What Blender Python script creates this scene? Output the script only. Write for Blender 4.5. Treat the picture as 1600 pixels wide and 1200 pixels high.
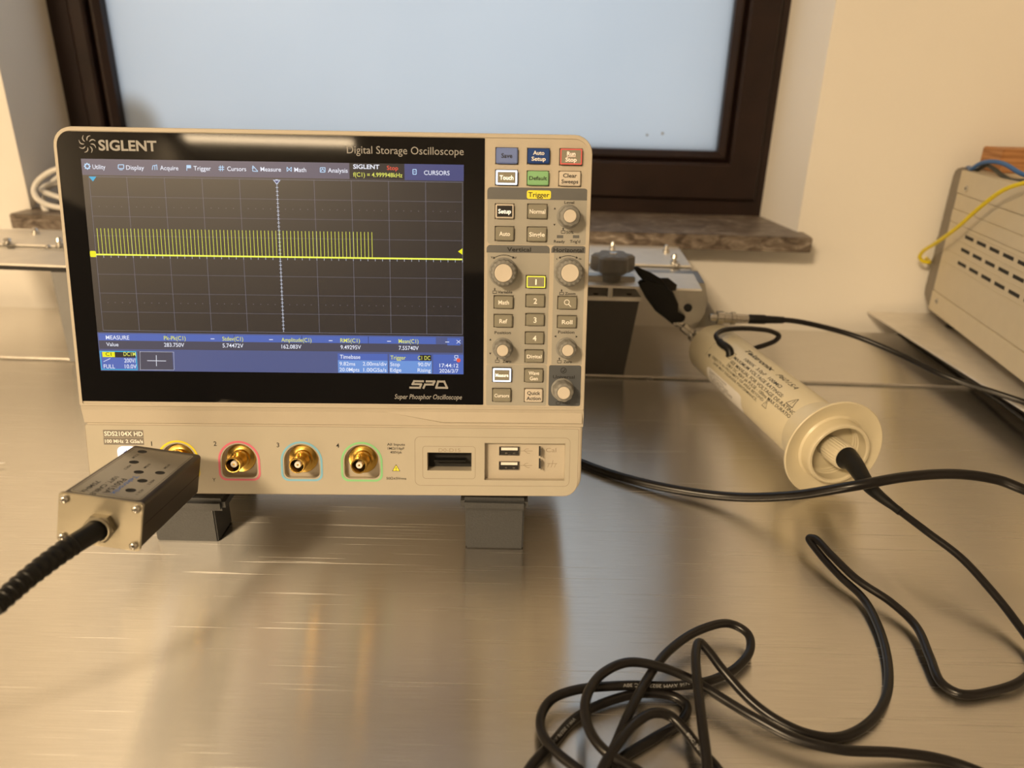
import bpy, bmesh, math, random
from mathutils import Matrix, Vector

for o in list(bpy.data.objects):
    bpy.data.objects.remove(o)
scene = bpy.context.scene
COL = scene.collection
rnd = random.Random(7)

# ------------------------------------------------------------------ camera
# all geometry below is written in millimetres; table top is z = 0
CAM = Vector((0, 0, 297))
CR = Vector((0.99973066, 0.00886753, 0.02144714))
CD = Vector((0.02320803, -0.38198607, -0.92387663))     # image-down axis
CF = Vector((0.0, 0.92412554, -0.38208898))             # viewing axis
FPX = 1158.0
cam_data = bpy.data.cameras.new('camera')
cam_data.sensor_width = 36
cam_data.lens = 36 * FPX / 1600
cam_data.clip_start = 0.01
cam_data.dof.use_dof = True
cam_data.dof.focus_distance = 0.47
cam_data.dof.aperture_fstop = 7.0
cam = bpy.data.objects.new('camera', cam_data)
COL.objects.link(cam)
cam.matrix_world = Matrix(((CR.x, -CD.x, -CF.x, 0), (CR.y, -CD.y, -CF.y, 0), (CR.z, -CD.z, -CF.z, 0.297), (0, 0, 0, 1)))
scene.camera = cam

# ------------------------------------------------------------------ sky, lamps, exposure
world = bpy.data.worlds.new('dusk_sky')
scene.world = world
world.use_nodes = True
wn = world.node_tree
bg = wn.nodes['Background']
bg.inputs['Color'].default_value = (0.77, 0.86, 0.94, 1)
bg.inputs['Strength'].default_value = 1.0
WARM = (1.0, 0.745, 0.455)

def area(name, loc, target, sx, sy, watts, col=WARM):
    d = bpy.data.lights.new(name, 'AREA')
    d.shape = 'RECTANGLE'
    d.size, d.size_y, d.energy, d.color = sx, sy, watts, col
    o = bpy.data.objects.new(name, d)
    COL.objects.link(o)
    o.location = loc
    o.rotation_euler = (Vector(target) - Vector(loc)).to_track_quat('-Z', 'Y').to_euler()
    return o
area('ceiling_lamp_near', (-1.35, -1.9, 1.80), (-1.35, -1.9, 0), 0.60, 0.45, 158)
area('ceiling_lamp_far', (-1.5, -4.3, 1.80), (-1.5, -4.3, 0), 1.15, 0.12, 16)
scene.view_settings.view_transform = 'Standard'
scene.view_settings.look = 'None'
scene.view_settings.gamma = 1
scene.view_settings.exposure = 0.0
scene.view_settings.use_curve_mapping = False

# ------------------------------------------------------------------ photo-to-place helpers
def ray(u, v):
    return CR * ((u - 800) / FPX) + CD * ((v - 600) / FPX) + CF
def at_z(u, v, z):
    r = ray(u, v)
    return CAM + r * ((z - CAM.z) / r.z)
def at_y(u, v, y):
    r = ray(u, v)
    return CAM + r * (y / r.y)
# oscilloscope front panel frame: x right, y up, z out of the panel, origin at the screen's upper left corner
PX = Vector((0.99971565, 0.02343315, 0.00441753)).normalized()
PY = Vector((-0.00894328, 0.19671727, 0.98041947))
PN = PX.cross(PY).normalized()
PY = PN.cross(PX)
PO = CAM + Vector((-253.98913577, 446.92249226, -49.10320391))
def frame(o, x, y, z):
    return Matrix(((x.x, y.x, z.x, o.x), (x.y, y.y, z.y, o.y), (x.z, y.z, z.z, o.z), (0, 0, 0, 1)))
FS = frame(PO, PX, PY, PN)
def pp(u, v, d=0):
    r = ray(u, v)
    P = CAM + r * (((PO - CAM).dot(PN) + d) / r.dot(PN)) - PO
    return P.dot(PX), P.dot(PY)

# ------------------------------------------------------------------ materials
def lin(c):
    return tuple((x / 255 / 12.92) if x / 255 <= 0.04045 else ((x / 255 + 0.055) / 1.055) ** 2.4 for x in c)
MATS = {}
def mat(name, col, rough=0.5, metal=0.0, noise=0.04, scale=60.0, bump=0.0, bscale=900.0, spec=0.5, coat=0.0):
    if name in MATS:
        return MATS[name]
    m = bpy.data.materials.new(name)
    m.use_nodes = True
    nt = m.node_tree
    b = nt.nodes['Principled BSDF']
    b.inputs['Roughness'].default_value = rough
    b.inputs['Metallic'].default_value = metal
    b.inputs['Specular IOR Level'].default_value = spec
    b.inputs['Coat Weight'].default_value = coat
    tc = nt.nodes.new('ShaderNodeTexCoord')
    n = nt.nodes.new('ShaderNodeTexNoise')
    n.inputs['Scale'].default_value = scale
    n.inputs['Detail'].default_value = 4
    nt.links.new(tc.outputs['Object'], n.inputs['Vector'])
    r = nt.nodes.new('ShaderNodeValToRGB')
    r.color_ramp.elements[0].position = 0.3
    r.color_ramp.elements[1].position = 0.7
    r.color_ramp.elements[0].color = tuple(max(0, c * (1 - noise)) for c in col) + (1,)
    r.color_ramp.elements[1].color = tuple(min(1, c * (1 + noise)) for c in col) + (1,)
    nt.links.new(n.outputs['Fac'], r.inputs['Fac'])
    nt.links.new(r.outputs['Color'], b.inputs['Base Color'])
    if bump:
        n2 = nt.nodes.new('ShaderNodeTexNoise')
        n2.inputs['Scale'].default_value = bscale
        n2.inputs['Detail'].default_value = 3
        nt.links.new(tc.outputs['Object'], n2.inputs['Vector'])
        bp = nt.nodes.new('ShaderNodeBump')
        bp.inputs['Strength'].default_value = bump
        bp.inputs['Distance'].default_value = 0.0008
        nt.links.new(n2.outputs['Fac'], bp.inputs['Height'])
        nt.links.new(bp.outputs['Normal'], b.inputs['Normal'])
    MATS[name] = m
    return m
def glow(name, srgb, k=1.0, base=(0.02, 0.02, 0.02), rough=0.25):
    if name in MATS:
        return MATS[name]
    m = mat(name, base, rough, noise=0.02)
    b = m.node_tree.nodes['Principled BSDF']
    b.inputs['Emission Color'].default_value = lin(srgb) + (1,)
    b.inputs['Emission Strength'].default_value = k
    return m

BEIGE = mat('beige_plastic', (0.49, 0.445, 0.37), 0.5, noise=0.02, bump=0.12, bscale=1500)
BEIGE_SHINY = mat('beige_plastic_panel', (0.455, 0.425, 0.355), 0.45, noise=0.02)
OVERLAY = mat('grey_overlay', (0.36, 0.35, 0.315), 0.45, noise=0.02)
OVERLAY_DK = mat('dark_grey_overlay', (0.125, 0.13, 0.135), 0.45, noise=0.02)
OVERLAY_SL = mat('slate_overlay', (0.085, 0.095, 0.11), 0.45, noise=0.02)
KEY = mat('olive_grey_key', (0.24, 0.23, 0.185), 0.45, noise=0.02)
KEY_LT = mat('cream_key', (0.60, 0.55, 0.48), 0.45, noise=0.02)
KEY_BLUE = mat('blue_key', (0.008, 0.05, 0.24), 0.4, noise=0.02)
KEY_LAV = mat('pale_blue_key', (0.15, 0.22, 0.52), 0.4, noise=0.02)
KEY_GREEN = mat('green_key', (0.24, 0.50, 0.25), 0.4, noise=0.02)
KEY_BLACK = mat('black_key', (0.015, 0.015, 0.018), 0.4, noise=0.02)
YEL = mat('yellow_print', (0.85, 0.78, 0.06), 0.5, noise=0.02)
KNOB = mat('grey_knob_rubber', (0.22, 0.22, 0.21), 0.55, noise=0.03)
GLASS = mat('black_screen_glass', (0.006, 0.006, 0.007), 0.045, noise=0.02, spec=0.45)
INK = mat('black_ink', (0.012, 0.012, 0.012), 0.6, noise=0.02)
INK_W = mat('cream_ink', (0.90, 0.88, 0.84), 0.5, noise=0.02)
INK_G = mat('grey_ink', (0.30, 0.30, 0.30), 0.5, noise=0.02)
INK_BLUE = mat('blue_ink', (0.06, 0.16, 0.50), 0.5, noise=0.02)
GOLD = mat('gold_plating', (0.75, 0.50, 0.13), 0.2, 1.0, noise=0.03)
NICKEL = mat('nickel', (0.62, 0.60, 0.56), 0.25, 1.0, noise=0.04)
ALU = mat('aluminium_sheet', (0.80, 0.77, 0.72), 0.5, 0.75, noise=0.04)
STEEL = mat('zinc_steel', (0.55, 0.54, 0.52), 0.34, 1.0, noise=0.06)
DARK = mat('dark_cavity', (0.012, 0.012, 0.012), 0.7, noise=0.02)
PTFE = mat('white_insulator', (0.82, 0.80, 0.76), 0.5, noise=0.02)
FOOTM = mat('charcoal_plastic', (0.05, 0.053, 0.058), 0.5, noise=0.1, scale=900, bump=0.2)
CABLE = mat('black_cable_jacket', (0.007, 0.006, 0.006), 0.30, noise=0.1, scale=200, spec=.38)
RUBBER = mat('black_rubber', (0.006, 0.006, 0.006), 0.42, noise=0.1, scale=200, spec=.3)
PROBE = mat('ivory_plastic', (0.60, 0.54, 0.39), 0.35, noise=0.015)
CHAMP = mat('champagne_anodised', (0.30, 0.27, 0.205), 0.42, 0.75, noise=0.03)
BRONZE = mat('bronze_anodised', (0.05, 0.042, 0.034), 0.42, 0.3, noise=0.05)
LABELM = mat('silver_label', (0.30, 0.28, 0.23), 0.42, 0.6, noise=0.02)

# ------------------------------------------------------------------ mesh builder
IDENT = Matrix.Identity(4)
def rrect(x0, x1, y0, y1, r=0.0, n=5, r_each=None):
    rs = r_each or (r, r, r, r)                      # bl, br, tr, tl
    pts = []
    for (cx, cy, a0), q in zip(((x0, y0, 180), (x1, y0, 270), (x1, y1, 0), (x0, y1, 90)), rs):
        sx = 1 if cx == x0 else -1
        sy = 1 if cy == y0 else -1
        if q <= 1e-6:
            pts.append((cx, cy))
        else:
            for i in range(n + 1):
                a = math.radians(a0 + 90 * i / n)
                pts.append((cx + sx * q + q * math.cos(a), cy + sy * q + q * math.sin(a)))
    return pts
def smooth(pts, k=7):
    P = [Vector(p) for p in pts]
    if len(P) < 3:
        return P
    out = []
    E = [P[0] * 2 - P[1]] + P + [P[-1] * 2 - P[-2]]
    for i in range(1, len(E) - 2):
        p0, p1, p2, p3 = E[i - 1:i + 3]
        t0 = 0.0
        t1 = t0 + max((p1 - p0).length, 1e-3) ** .5
        t2 = t1 + max((p2 - p1).length, 1e-3) ** .5
        t3 = t2 + max((p3 - p2).length, 1e-3) ** .5
        for j in range(k):
            t = t1 + (t2 - t1) * j / k
            a1 = p0 * ((t1 - t) / (t1 - t0)) + p1 * ((t - t0) / (t1 - t0))
            a2 = p1 * ((t2 - t) / (t2 - t1)) + p2 * ((t - t1) / (t2 - t1))
            a3 = p2 * ((t3 - t) / (t3 - t2)) + p3 * ((t - t2) / (t3 - t2))
            b1 = a1 * ((t2 - t) / (t2 - t0)) + a2 * ((t - t0) / (t2 - t0))
            b2 = a2 * ((t3 - t) / (t3 - t1)) + a3 * ((t - t1) / (t3 - t1))
            out.append(b1 * ((t2 - t) / (t2 - t1)) + b2 * ((t - t1) / (t2 - t1)))
    out.append(P[-1])
    return out

class MB:
    def __init__(s):
        s.bm = bmesh.new()
    def add(s, verts, faces, F=IDENT, mi=0):
        vs = [s.bm.verts.new(F @ Vector(v)) for v in verts]
        for f in faces:
            if len(set(f)) > 2:
                try:
                    s.bm.faces.new([vs[i] for i in f]).material_index = mi
                except ValueError:
                    pass
        return s
    def merge(s, b, F=IDENT, mi=0):
        b.verts.ensure_lookup_table()
        b.verts.index_update()
        s.add([v.co.copy() for v in b.verts], [[v.index for v in f.verts] for f in b.faces], F, mi)
        b.free()
        return s
    def box(s, x0, x1, y0, y1, z0, z1, F=IDENT, bev=0.0, seg=2, mi=0):
        b = bmesh.new()
        bmesh.ops.create_cube(b, size=1)
        for v in b.verts:
            v.co = Vector(((x0 + x1) / 2 + v.co.x * (x1 - x0), (y0 + y1) / 2 + v.co.y * (y1 - y0), (z0 + z1) / 2 + v.co.z * (z1 - z0)))
        if bev:
            bmesh.ops.bevel(b, geom=b.edges[:], offset=bev, segments=seg, affect='EDGES', clamp_overlap=True)
        return s.merge(b, F, mi)
    def prism(s, pts, z0, z1, F=IDENT, bev=0.0, seg=2, mi=0):
        b = bmesh.new()
        lo = [b.verts.new((x, y, z0)) for x, y in pts]
        hi = [b.verts.new((x, y, z1)) for x, y in pts]
        n = len(pts)
        top = b.faces.new(hi)
        b.faces.new(lo[::-1])
        for i in range(n):
            b.faces.new((lo[i], lo[(i + 1) % n], hi[(i + 1) % n], hi[i]))
        bmesh.ops.recalc_face_normals(b, faces=b.faces[:])
        if bev:
            bmesh.ops.bevel(b, geom=[e for e in top.edges], offset=bev, segments=seg, affect='EDGES', clamp_overlap=True)
        return s.merge(b, F, mi)
    def loft(s, rings, F=IDENT, cap0=True, cap1=True, closed=True, mi=0):
        n = len(rings[0])
        V = [p for r in rings for p in r]
        fs = []
        for k in range(len(rings) - 1):
            for i in range(n if closed else n - 1):
                j = (i + 1) % n
                fs.append((k * n + i, k * n + j, (k + 1) * n + j, (k + 1) * n + i))
        if cap0:
            fs.append(tuple(range(n))[::-1])
        if cap1:
            fs.append(tuple(range((len(rings) - 1) * n, len(rings) * n)))
        return s.add(V, fs, F, mi)
    def lathe(s, prof, F=IDENT, n=40, mod=None, cap0=True, cap1=True, mi=0):
        rings = []
        for r, z in prof:
            rings.append([((r + (mod(a, r, z) if mod else 0)) * math.cos(a), (r + (mod(a, r, z) if mod else 0)) * math.sin(a), z)
                          for a in (2 * math.pi * i / n for i in range(n))])
        return s.loft(rings, F, cap0, cap1, True, mi)
    def tube(s, pts, r, n=12, k=7, cap=True, mi=0, raw=False):
        P = [Vector(p) for p in pts] if raw else smooth(pts, k)
        m = len(P)
        rad = (lambda i: r) if not callable(r) else (lambda i: r(i / (m - 1)))
        T = []
        for i in range(m):
            t = P[min(i + 1, m - 1)] - P[max(i - 1, 0)]
            T.append(t.normalized())
        u = T[0].orthogonal().normalized()
        rings = []
        for i in range(m):
            u = (u - T[i] * u.dot(T[i])).normalized()
            w = T[i].cross(u)
            rings.append([P[i] + (u * math.cos(a) + w * math.sin(a)) * rad(i) for a in (2 * math.pi * q / n for q in range(n))])
        return s.loft(rings, IDENT, cap, cap, True, mi)
    def strip(s, outer, inner, z0, z1, F=IDENT, mi=0):
        n = len(outer)
        R = [[(x, y, z0) for x, y in outer], [(x, y, z1) for x, y in outer], [(x, y, z1) for x, y in inner], [(x, y, z0) for x, y in inner]]
        return s.loft(R + [R[0]], F, False, False, True, mi)
    def quad(s, x0, x1, y0, y1, z, F=IDENT, mi=0):
        return s.add([(x0, y0, z), (x1, y0, z), (x1, y1, z), (x0, y1, z)], [(0, 1, 2, 3)], F, mi)
    def line2(s, p, q, w, z, F=IDENT, mi=0):
        a, b = Vector(p), Vector(q)
        d = (b - a).normalized()
        n = Vector((-d.y, d.x)) * (w / 2)
        return s.add([(a + n).to_3d() + Vector((0, 0, z)), (a - n).to_3d() + Vector((0, 0, z)), (b - n).to_3d() + Vector((0, 0, z)), (b + n).to_3d() + Vector((0, 0, z))], [(0, 1, 2, 3)], F, mi)
    def build(s, name, mats, root=None, parent=None, angle=35, merge=True):
        if merge:
            bmesh.ops.remove_doubles(s.bm, verts=s.bm.verts[:], dist=0.002)
        bmesh.ops.recalc_face_normals(s.bm, faces=s.bm.faces[:])
        inv = root.matrix_world.inverted() if root else IDENT
        M = inv @ Matrix.Scale(0.001, 4)
        s.bm.transform(M)
        me = bpy.data.meshes.new(name)
        s.bm.to_mesh(me)
        s.bm.free()
        for m in (mats if isinstance(mats, (list, tuple)) else [mats]):
            me.materials.append(m)
        for p in me.polygons:
            p.use_smooth = not (len(p.vertices) > 4 and p.area > 2e-5)
        me.set_sharp_from_angle(angle=math.radians(angle))
        o = bpy.data.objects.new(name, me)
        COL.objects.link(o)
        if root:
            o.parent = parent or root
        return o
def cut(o, cutter_mb, root=None):
    c = cutter_mb.build('cutter_temp', [DARK], root)
    c.parent = None
    if root:
        c.matrix_world = root.matrix_world
    md = o.modifiers.new('cut', 'BOOLEAN')
    md.operation, md.solver, md.object = 'DIFFERENCE', 'EXACT', c
    bpy.context.view_layer.update()
    dg = bpy.context.evaluated_depsgraph_get()
    me = bpy.data.meshes.new_from_object(o.evaluated_get(dg))
    o.modifiers.clear()
    mats = list(o.data.materials)
    for p in me.polygons:
        p.use_smooth = False
    o.data = me
    while len(me.materials) > len(mats):
        me.materials.pop()
    bpy.data.objects.remove(c)

TEXT_CACHE = {}
def text_geo(body, bold=0.0, shear=0.0):
    k = (body, bold, shear)
    if k in TEXT_CACHE:
        return TEXT_CACHE[k]
    cu = bpy.data.curves.new('t', 'FONT')
    cu.body, cu.size, cu.offset, cu.shear = body, 1.0, bold, shear
    cu.resolution_u = 3
    o = bpy.data.objects.new('t', cu)
    COL.objects.link(o)
    bpy.context.view_layer.update()
    me = bpy.data.meshes.new_from_object(o.evaluated_get(bpy.context.evaluated_depsgraph_get()))
    V = [v.co.copy() for v in me.vertices]
    Fc = [list(p.vertices) for p in me.polygons]
    bpy.data.objects.remove(o)
    bpy.data.curves.remove(cu)
    bpy.data.meshes.remove(me)
    x0 = min(v.x for v in V)
    x1 = max(v.x for v in V)
    TEXT_CACHE[k] = (V, Fc, x0, x1)
    return TEXT_CACHE[k]
CAPH = 0.729
def text(mb, body, x, y, cap, z, F=FS, align='C', width=None, bold=0.0, shear=0.0, mi=0, mapf=None):
    """lettering: cap = capital height in mm, (x, y) = anchor at half capital height"""
    V, Fc, x0, x1 = text_geo(body, bold, shear)
    sy = cap / CAPH
    sx = sy if width is None else width / (x1 - x0)
    ox = {'C': (x0 + x1) / 2, 'L': x0, 'R': x1}[align]
    pts = [(x + (v.x - ox) * sx, y + (v.y - CAPH / 2) * sy, z) for v in V]
    if mapf:
        pts = [mapf(p) for p in pts]
        mb.add(pts, Fc, IDENT, mi)
    else:
        mb.add(pts, Fc, F, mi)

# ------------------------------------------------------------------ things
def empty(name, M, label=None, cat=None, group=None):
    o = bpy.data.objects.new(name, None)
    COL.objects.link(o)
    M = M.copy()
    M.translation = M.translation * 0.001
    o.matrix_world = M
    o.empty_display_size = 0.02
    bpy.context.view_layer.update()
    return tag(o, label, cat, group)
def tag(o, label=None, cat=None, group=None, kind=None):
    for k, v in (('label', label), ('category', cat), ('group', group), ('kind', kind)):
        if v:
            o[k] = v
    return o

# ================================================================== ROOM
th = math.radians(2.0)
EX = Vector((math.cos(th), -math.sin(th), 0))
NN = Vector((math.sin(th), math.cos(th), 0))
FW = frame(Vector((355, 940, 0)), EX, NN, Vector((0, 0, 1)))     # wall frame: x along the wall, y into it, z up; origin at the right window corner
PLASTER = mat('cream_plaster', (0.80, 0.77, 0.72), 0.85, noise=0.015, scale=6, bump=0.25, bscale=120)
WOODF = mat('brown_window_frame', (0.018, 0.009, 0.007), 0.45, noise=0.2, scale=30, spec=0.3)
SEAL = mat('black_seal', (0.006, 0.005, 0.005), 0.6)

HL, HR, HB, HT = -988, 0, 107, 1350
BL_, BR_ = -984, -17
w = MB()
L, Rr, Bt, Tp = -2200, 1700, -900, 1850
def P(x, y, z): return (x, y, z)
front = [(L, Bt), (HL, Bt), (HR, Bt), (Rr, Bt), (L, HB), (HL, HB), (HR, HB), (Rr, HB), (L, HT), (HL, HT), (HR, HT), (Rr, HT), (L, Tp), (HL, Tp), (HR, Tp), (Rr, Tp)]
V = [(x, 0, z) for x, z in front]
back = [(BL_, 113, HB), (BR_, 113, HB), (BR_, 113, HT), (BL_, 113, HT)]
V += back
fc = []
for r in range(3):
    for c in range(3):
        if (r, c) != (1, 1):
            a = r * 4 + c
            fc.append((a, a + 1, a + 5, a + 4))
fc += [(5, 6, 17, 16), (6, 10, 18, 17), (10, 9, 19, 18), (9, 5, 16, 19)]
w.add(V, fc, FW)
# masonry around the frame, out to the outside face
for x0, x1, z0, z1 in ((L, BL_, Bt, Tp), (BR_, Rr, Bt, Tp), (BL_, BR_, Bt, HB), (BL_, BR_, HT, Tp)):
    w.box(x0, x1, 113, 330, z0, z1, FW)
wall_back = w.build('wall_back', PLASTER)
tag(wall_back, kind='structure')
DIM = mat('room_plaster', (0.74, 0.70, 0.64), 0.9, noise=0.03, scale=3)
ADDED_DK = mat('added_dark_panelling', (0.035, 0.03, 0.026), 0.6, noise=0.1, scale=3)
for nm, dims in (('wall_left', (-2300, -2190, -5200, 1000)), ('wall_right', (2050, 2150, -5200, 1000)), ('wall_front', (-2300, 2150, -5300, -5190))):
    m = MB().box(dims[0], dims[1], dims[2], dims[3], -900, 1850)
    tag(m.build(nm, DIM), kind='structure')
tag(MB().box(-2190, 2050, -5190, -5160, -900, 1050).build('added_dark_panel_front', ADDED_DK), kind='structure')  # unseen panel added behind the camera, darkens reflections in the screen glass
tag(MB().box(-2190, -2165, -5160, -2900, -900, 1050).build('added_dark_panel_left', ADDED_DK), kind='structure')  # second unseen dark panel, added along the left wall for the same reflections
tag(MB().box(-2300, 2150, -5300, 1300, -960, -900).build('floor', mat('grey_linoleum', (0.22, 0.20, 0.18), 0.5, noise=0.1, scale=8)), kind='structure')
tag(MB().box(-2300, 2150, -5300, 1300, 1850, 1900).build('ceiling', mat('white_ceiling', (0.78, 0.76, 0.72), 0.9)), kind='structure')

# window: fixed frame, sash, glazing bead, frosted pane
win = empty('window_1', FW @ Matrix.Translation((-500, 113, 125)))
tag(win, kind='structure')
def ring_frame(mb, xo0, xo1, zo0, zo1, xi0, xi1, zi0, zi1, y0, y1, bev=2.0):
    o = [(xo0, zo0), (xo1, zo0), (xo1, zo1), (xo0, zo1)]
    i = [(xi0, zi0), (xi1, zi0), (xi1, zi1), (xi0, zi1)]
    def rg(p, y): return [(a, y, b) for a, b in p]
    e = bev
    def ins(p, s):
        cx, cz = (p[0][0] + p[1][0]) / 2, (p[0][1] + p[2][1]) / 2
        return [(x + (s if x < cx else -s), z + (s if z < cz else -s)) for x, z in p]
    R = [rg(o, y1), rg(o, y0 + e), rg(ins(o, e), y0), rg(ins(i, -e), y0), rg(i, y0 + e), rg(i, y1)]
    mb.loft(R + [R[0]], FW, False, False)
fr = MB()
ring_frame(fr, BL_ - 3, BR_ + 5, 122, HT + 5, -955, -46, 150, HT - 40, 113, 175)
frame_o = fr.build('window_frame', WOODF, win)
sl = MB()
ring_frame(sl, -962, -24, 140, HT - 20, -948, -40, 152, HT - 40, 118, 160, 1)
sl.build('seal', SEAL, win, frame_o)
sa = MB()
ring_frame(sa, -953, -28, 146, HT - 34, -932, -69, 195, HT - 80, 105, 165, 3)
sash = sa.build('sash', WOODF, win)
bd = MB()
ring_frame(bd, -933, -68, 194, HT - 79, -916, -84, 209, HT - 95, 114, 145, 7)
bd.build('glazing_bead', WOODF, win, sash)
gp = bpy.data.materials.new('frosted_glass')
gp.use_nodes = True
nt = gp.node_tree
nt.nodes.clear()
out = nt.nodes.new('ShaderNodeOutputMaterial')
tr = nt.nodes.new('ShaderNodeBsdfTranslucent')
gl = nt.nodes.new('ShaderNodeBsdfGlossy')
gl.inputs['Roughness'].default_value = 0.35
mx = nt.nodes.new('ShaderNodeMixShader')
mx.inputs[0].default_value = 0.05
tc = nt.nodes.new('ShaderNodeTexCoord')
nz = nt.nodes.new('ShaderNodeTexNoise')
nz.inputs['Scale'].default_value = 5
nz.inputs['Detail'].default_value = 2
rp = nt.nodes.new('ShaderNodeValToRGB')
rp.color_ramp.elements[0].color = (0.86, 0.88, 0.90, 1)
rp.color_ramp.elements[1].color = (0.93, 0.94, 0.95, 1)
nt.links.new(tc.outputs['Object'], nz.inputs['Vector'])
nt.links.new(nz.outputs['Fac'], rp.inputs['Fac'])
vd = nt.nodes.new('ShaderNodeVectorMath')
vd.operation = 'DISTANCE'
vd.inputs[1].default_value = (-0.408, 0.02, 0.095)  # dark blur of something outside, painted into the pane colour as a brownish patch
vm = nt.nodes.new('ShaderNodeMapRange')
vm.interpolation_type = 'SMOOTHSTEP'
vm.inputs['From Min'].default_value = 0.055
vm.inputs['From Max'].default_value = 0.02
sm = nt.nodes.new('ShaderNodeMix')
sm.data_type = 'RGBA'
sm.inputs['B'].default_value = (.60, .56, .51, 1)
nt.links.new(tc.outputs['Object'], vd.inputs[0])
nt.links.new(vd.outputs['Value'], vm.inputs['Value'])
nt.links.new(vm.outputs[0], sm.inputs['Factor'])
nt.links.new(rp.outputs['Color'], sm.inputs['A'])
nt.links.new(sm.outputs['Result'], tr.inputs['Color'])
nt.links.new(tr.outputs[0], mx.inputs[1])
nt.links.new(gl.outputs[0], mx.inputs[2])
nt.links.new(mx.outputs[0], out.inputs['Surface'])
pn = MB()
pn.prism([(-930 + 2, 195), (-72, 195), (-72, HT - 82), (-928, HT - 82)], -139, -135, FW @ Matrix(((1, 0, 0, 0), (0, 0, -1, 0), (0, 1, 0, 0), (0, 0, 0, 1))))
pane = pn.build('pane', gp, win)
dirt = MB()
for (a, z, r) in ((-181, 227.5, 1.7), (-160, 230, 1.9)):
    dirt.lathe([(r, 0), (r * .7, .5)], FW @ Matrix.Translation((a, 134.6, z)) @ Matrix.Rotation(math.radians(90), 4, 'X'), 10)
dirt.build('dirt_speck', mat('grime', (0.34, 0.35, 0.36), 0.8), win, pane)

# marble sill
mar = bpy.data.materials.new('brown_marble')
mar.use_nodes = True
nt = mar.node_tree
b = nt.nodes['Principled BSDF']
b.inputs['Roughness'].default_value = 0.42
tc = nt.nodes.new('ShaderNodeTexCoord')
mp = nt.nodes.new('ShaderNodeMapping')
mp.inputs['Scale'].default_value = (16, 34, 40)
nz = nt.nodes.new('ShaderNodeTexNoise')
nz.inputs['Scale'].default_value = 2.2
nz.inputs['Detail'].default_value = 9
nz.inputs['Roughness'].default_value = 0.65
nz.inputs['Distortion'].default_value = 1.6
rp = nt.nodes.new('ShaderNodeValToRGB')
for p_, c_ in ((0.34, (0.05, 0.036, 0.027)), (0.47, (0.13, 0.10, 0.078)), (0.57, (0.20, 0.165, 0.135)), (0.70, (0.42, 0.37, 0.32))):
    e = rp.color_ramp.elements.new(p_)
    e.color = c_ + (1,)
rp.color_ramp.elements.remove(rp.color_ramp.elements[0])
rp.color_ramp.elements.remove(rp.color_ramp.elements[-1])
nt.links.new(tc.outputs['Object'], mp.inputs['Vector'])
nt.links.new(mp.outputs[0], nz.inputs['Vector'])
nt.links.new(nz.outputs['Fac'], rp.inputs['Fac'])
nt.links.new(rp.outputs['Color'], b.inputs['Base Color'])
FV = FW @ Matrix.Translation((0, 0, 107))
sb = MB().prism(rrect(-994, 8.5, -39, 112, 0, 4, (7, 5, 0, 0)), 0, 18, FV, 1.6, 2)
tag(sb.build('trim_1', mar), kind='structure')

# ================================================================== WORKBENCH
tab = bpy.data.materials.new('brushed_steel')
tab.use_nodes = True
nt = tab.node_tree
b = nt.nodes['Principled BSDF']
b.inputs['Metallic'].default_value = 1.0
b.inputs['Anisotropic'].default_value = 1.0
tg = nt.nodes.new('ShaderNodeTangent')
tg.direction_type = 'RADIAL'
tc = nt.nodes.new('ShaderNodeTexCoord')
cx_ = nt.nodes.new('ShaderNodeCombineXYZ')
cx_.inputs[1].default_value = 1.0
nt.links.new(cx_.outputs[0], b.inputs['Tangent'])
nt.nodes.remove(tg)
def mapped(sc, rot=0.0):
    m_ = nt.nodes.new('ShaderNodeMapping')
    m_.inputs['Scale'].default_value = sc
    m_.inputs['Rotation'].default_value = (0, 0, rot)
    nt.links.new(tc.outputs['Object'], m_.inputs['Vector'])
    return m_
br = nt.nodes.new('ShaderNodeTexNoise')
br.inputs['Scale'].default_value = 1
br.inputs['Detail'].default_value = 4
nt.links.new(mapped((30, 1800, 1)).outputs[0], br.inputs['Vector'])
# scratches: sparse thin stretched noise in several directions
prev = None
for i, (rot, sx, sy, lo) in enumerate(((0.03, 7, 1300, 0.757), (-0.5, 4.0, 1000, 0.745), (0.9, 4.0, 1000, 0.74), (-0.12, 9, 1500, 0.752), (1.25, 4.0, 1100, 0.74))):
    s_ = nt.nodes.new('ShaderNodeTexNoise')
    s_.inputs['Scale'].default_value = 1
    s_.inputs['Detail'].default_value = 1
    nt.links.new(mapped((sx, sy, 1), rot).outputs[0], s_.inputs['Vector'])
    g_ = nt.nodes.new('ShaderNodeMapRange')
    g_.inputs['From Min'].default_value = lo
    g_.inputs['From Max'].default_value = lo + 0.03
    nt.links.new(s_.outputs['Fac'], g_.inputs['Value'])
    if prev is None:
        prev = g_.outputs[0]
    else:
        mx_ = nt.nodes.new('ShaderNodeMath')
        mx_.operation = 'MAXIMUM'
        nt.links.new(prev, mx_.inputs[0])
        nt.links.new(g_.outputs[0], mx_.inputs[1])
        prev = mx_.outputs[0]
ra = nt.nodes.new('ShaderNodeMath')
ra.operation = 'MULTIPLY_ADD'
ra.inputs[1].default_value = 0.25
nt.links.new(prev, ra.inputs[0])
ra.inputs[2].default_value=.27
nt.links.new(ra.outputs[0], b.inputs['Roughness'])
cr = nt.nodes.new('ShaderNodeValToRGB')
cr.color_ramp.elements[0].color = (0.72, 0.70, 0.665, 1)
cr.color_ramp.elements[1].color = (0.82, 0.80, 0.765, 1)
cr.color_ramp.elements[0].position = 0.3
cr.color_ramp.elements[1].position = 0.7
nt.links.new(br.outputs['Fac'], cr.inputs['Fac'])
mc = nt.nodes.new('ShaderNodeMix')
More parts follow.
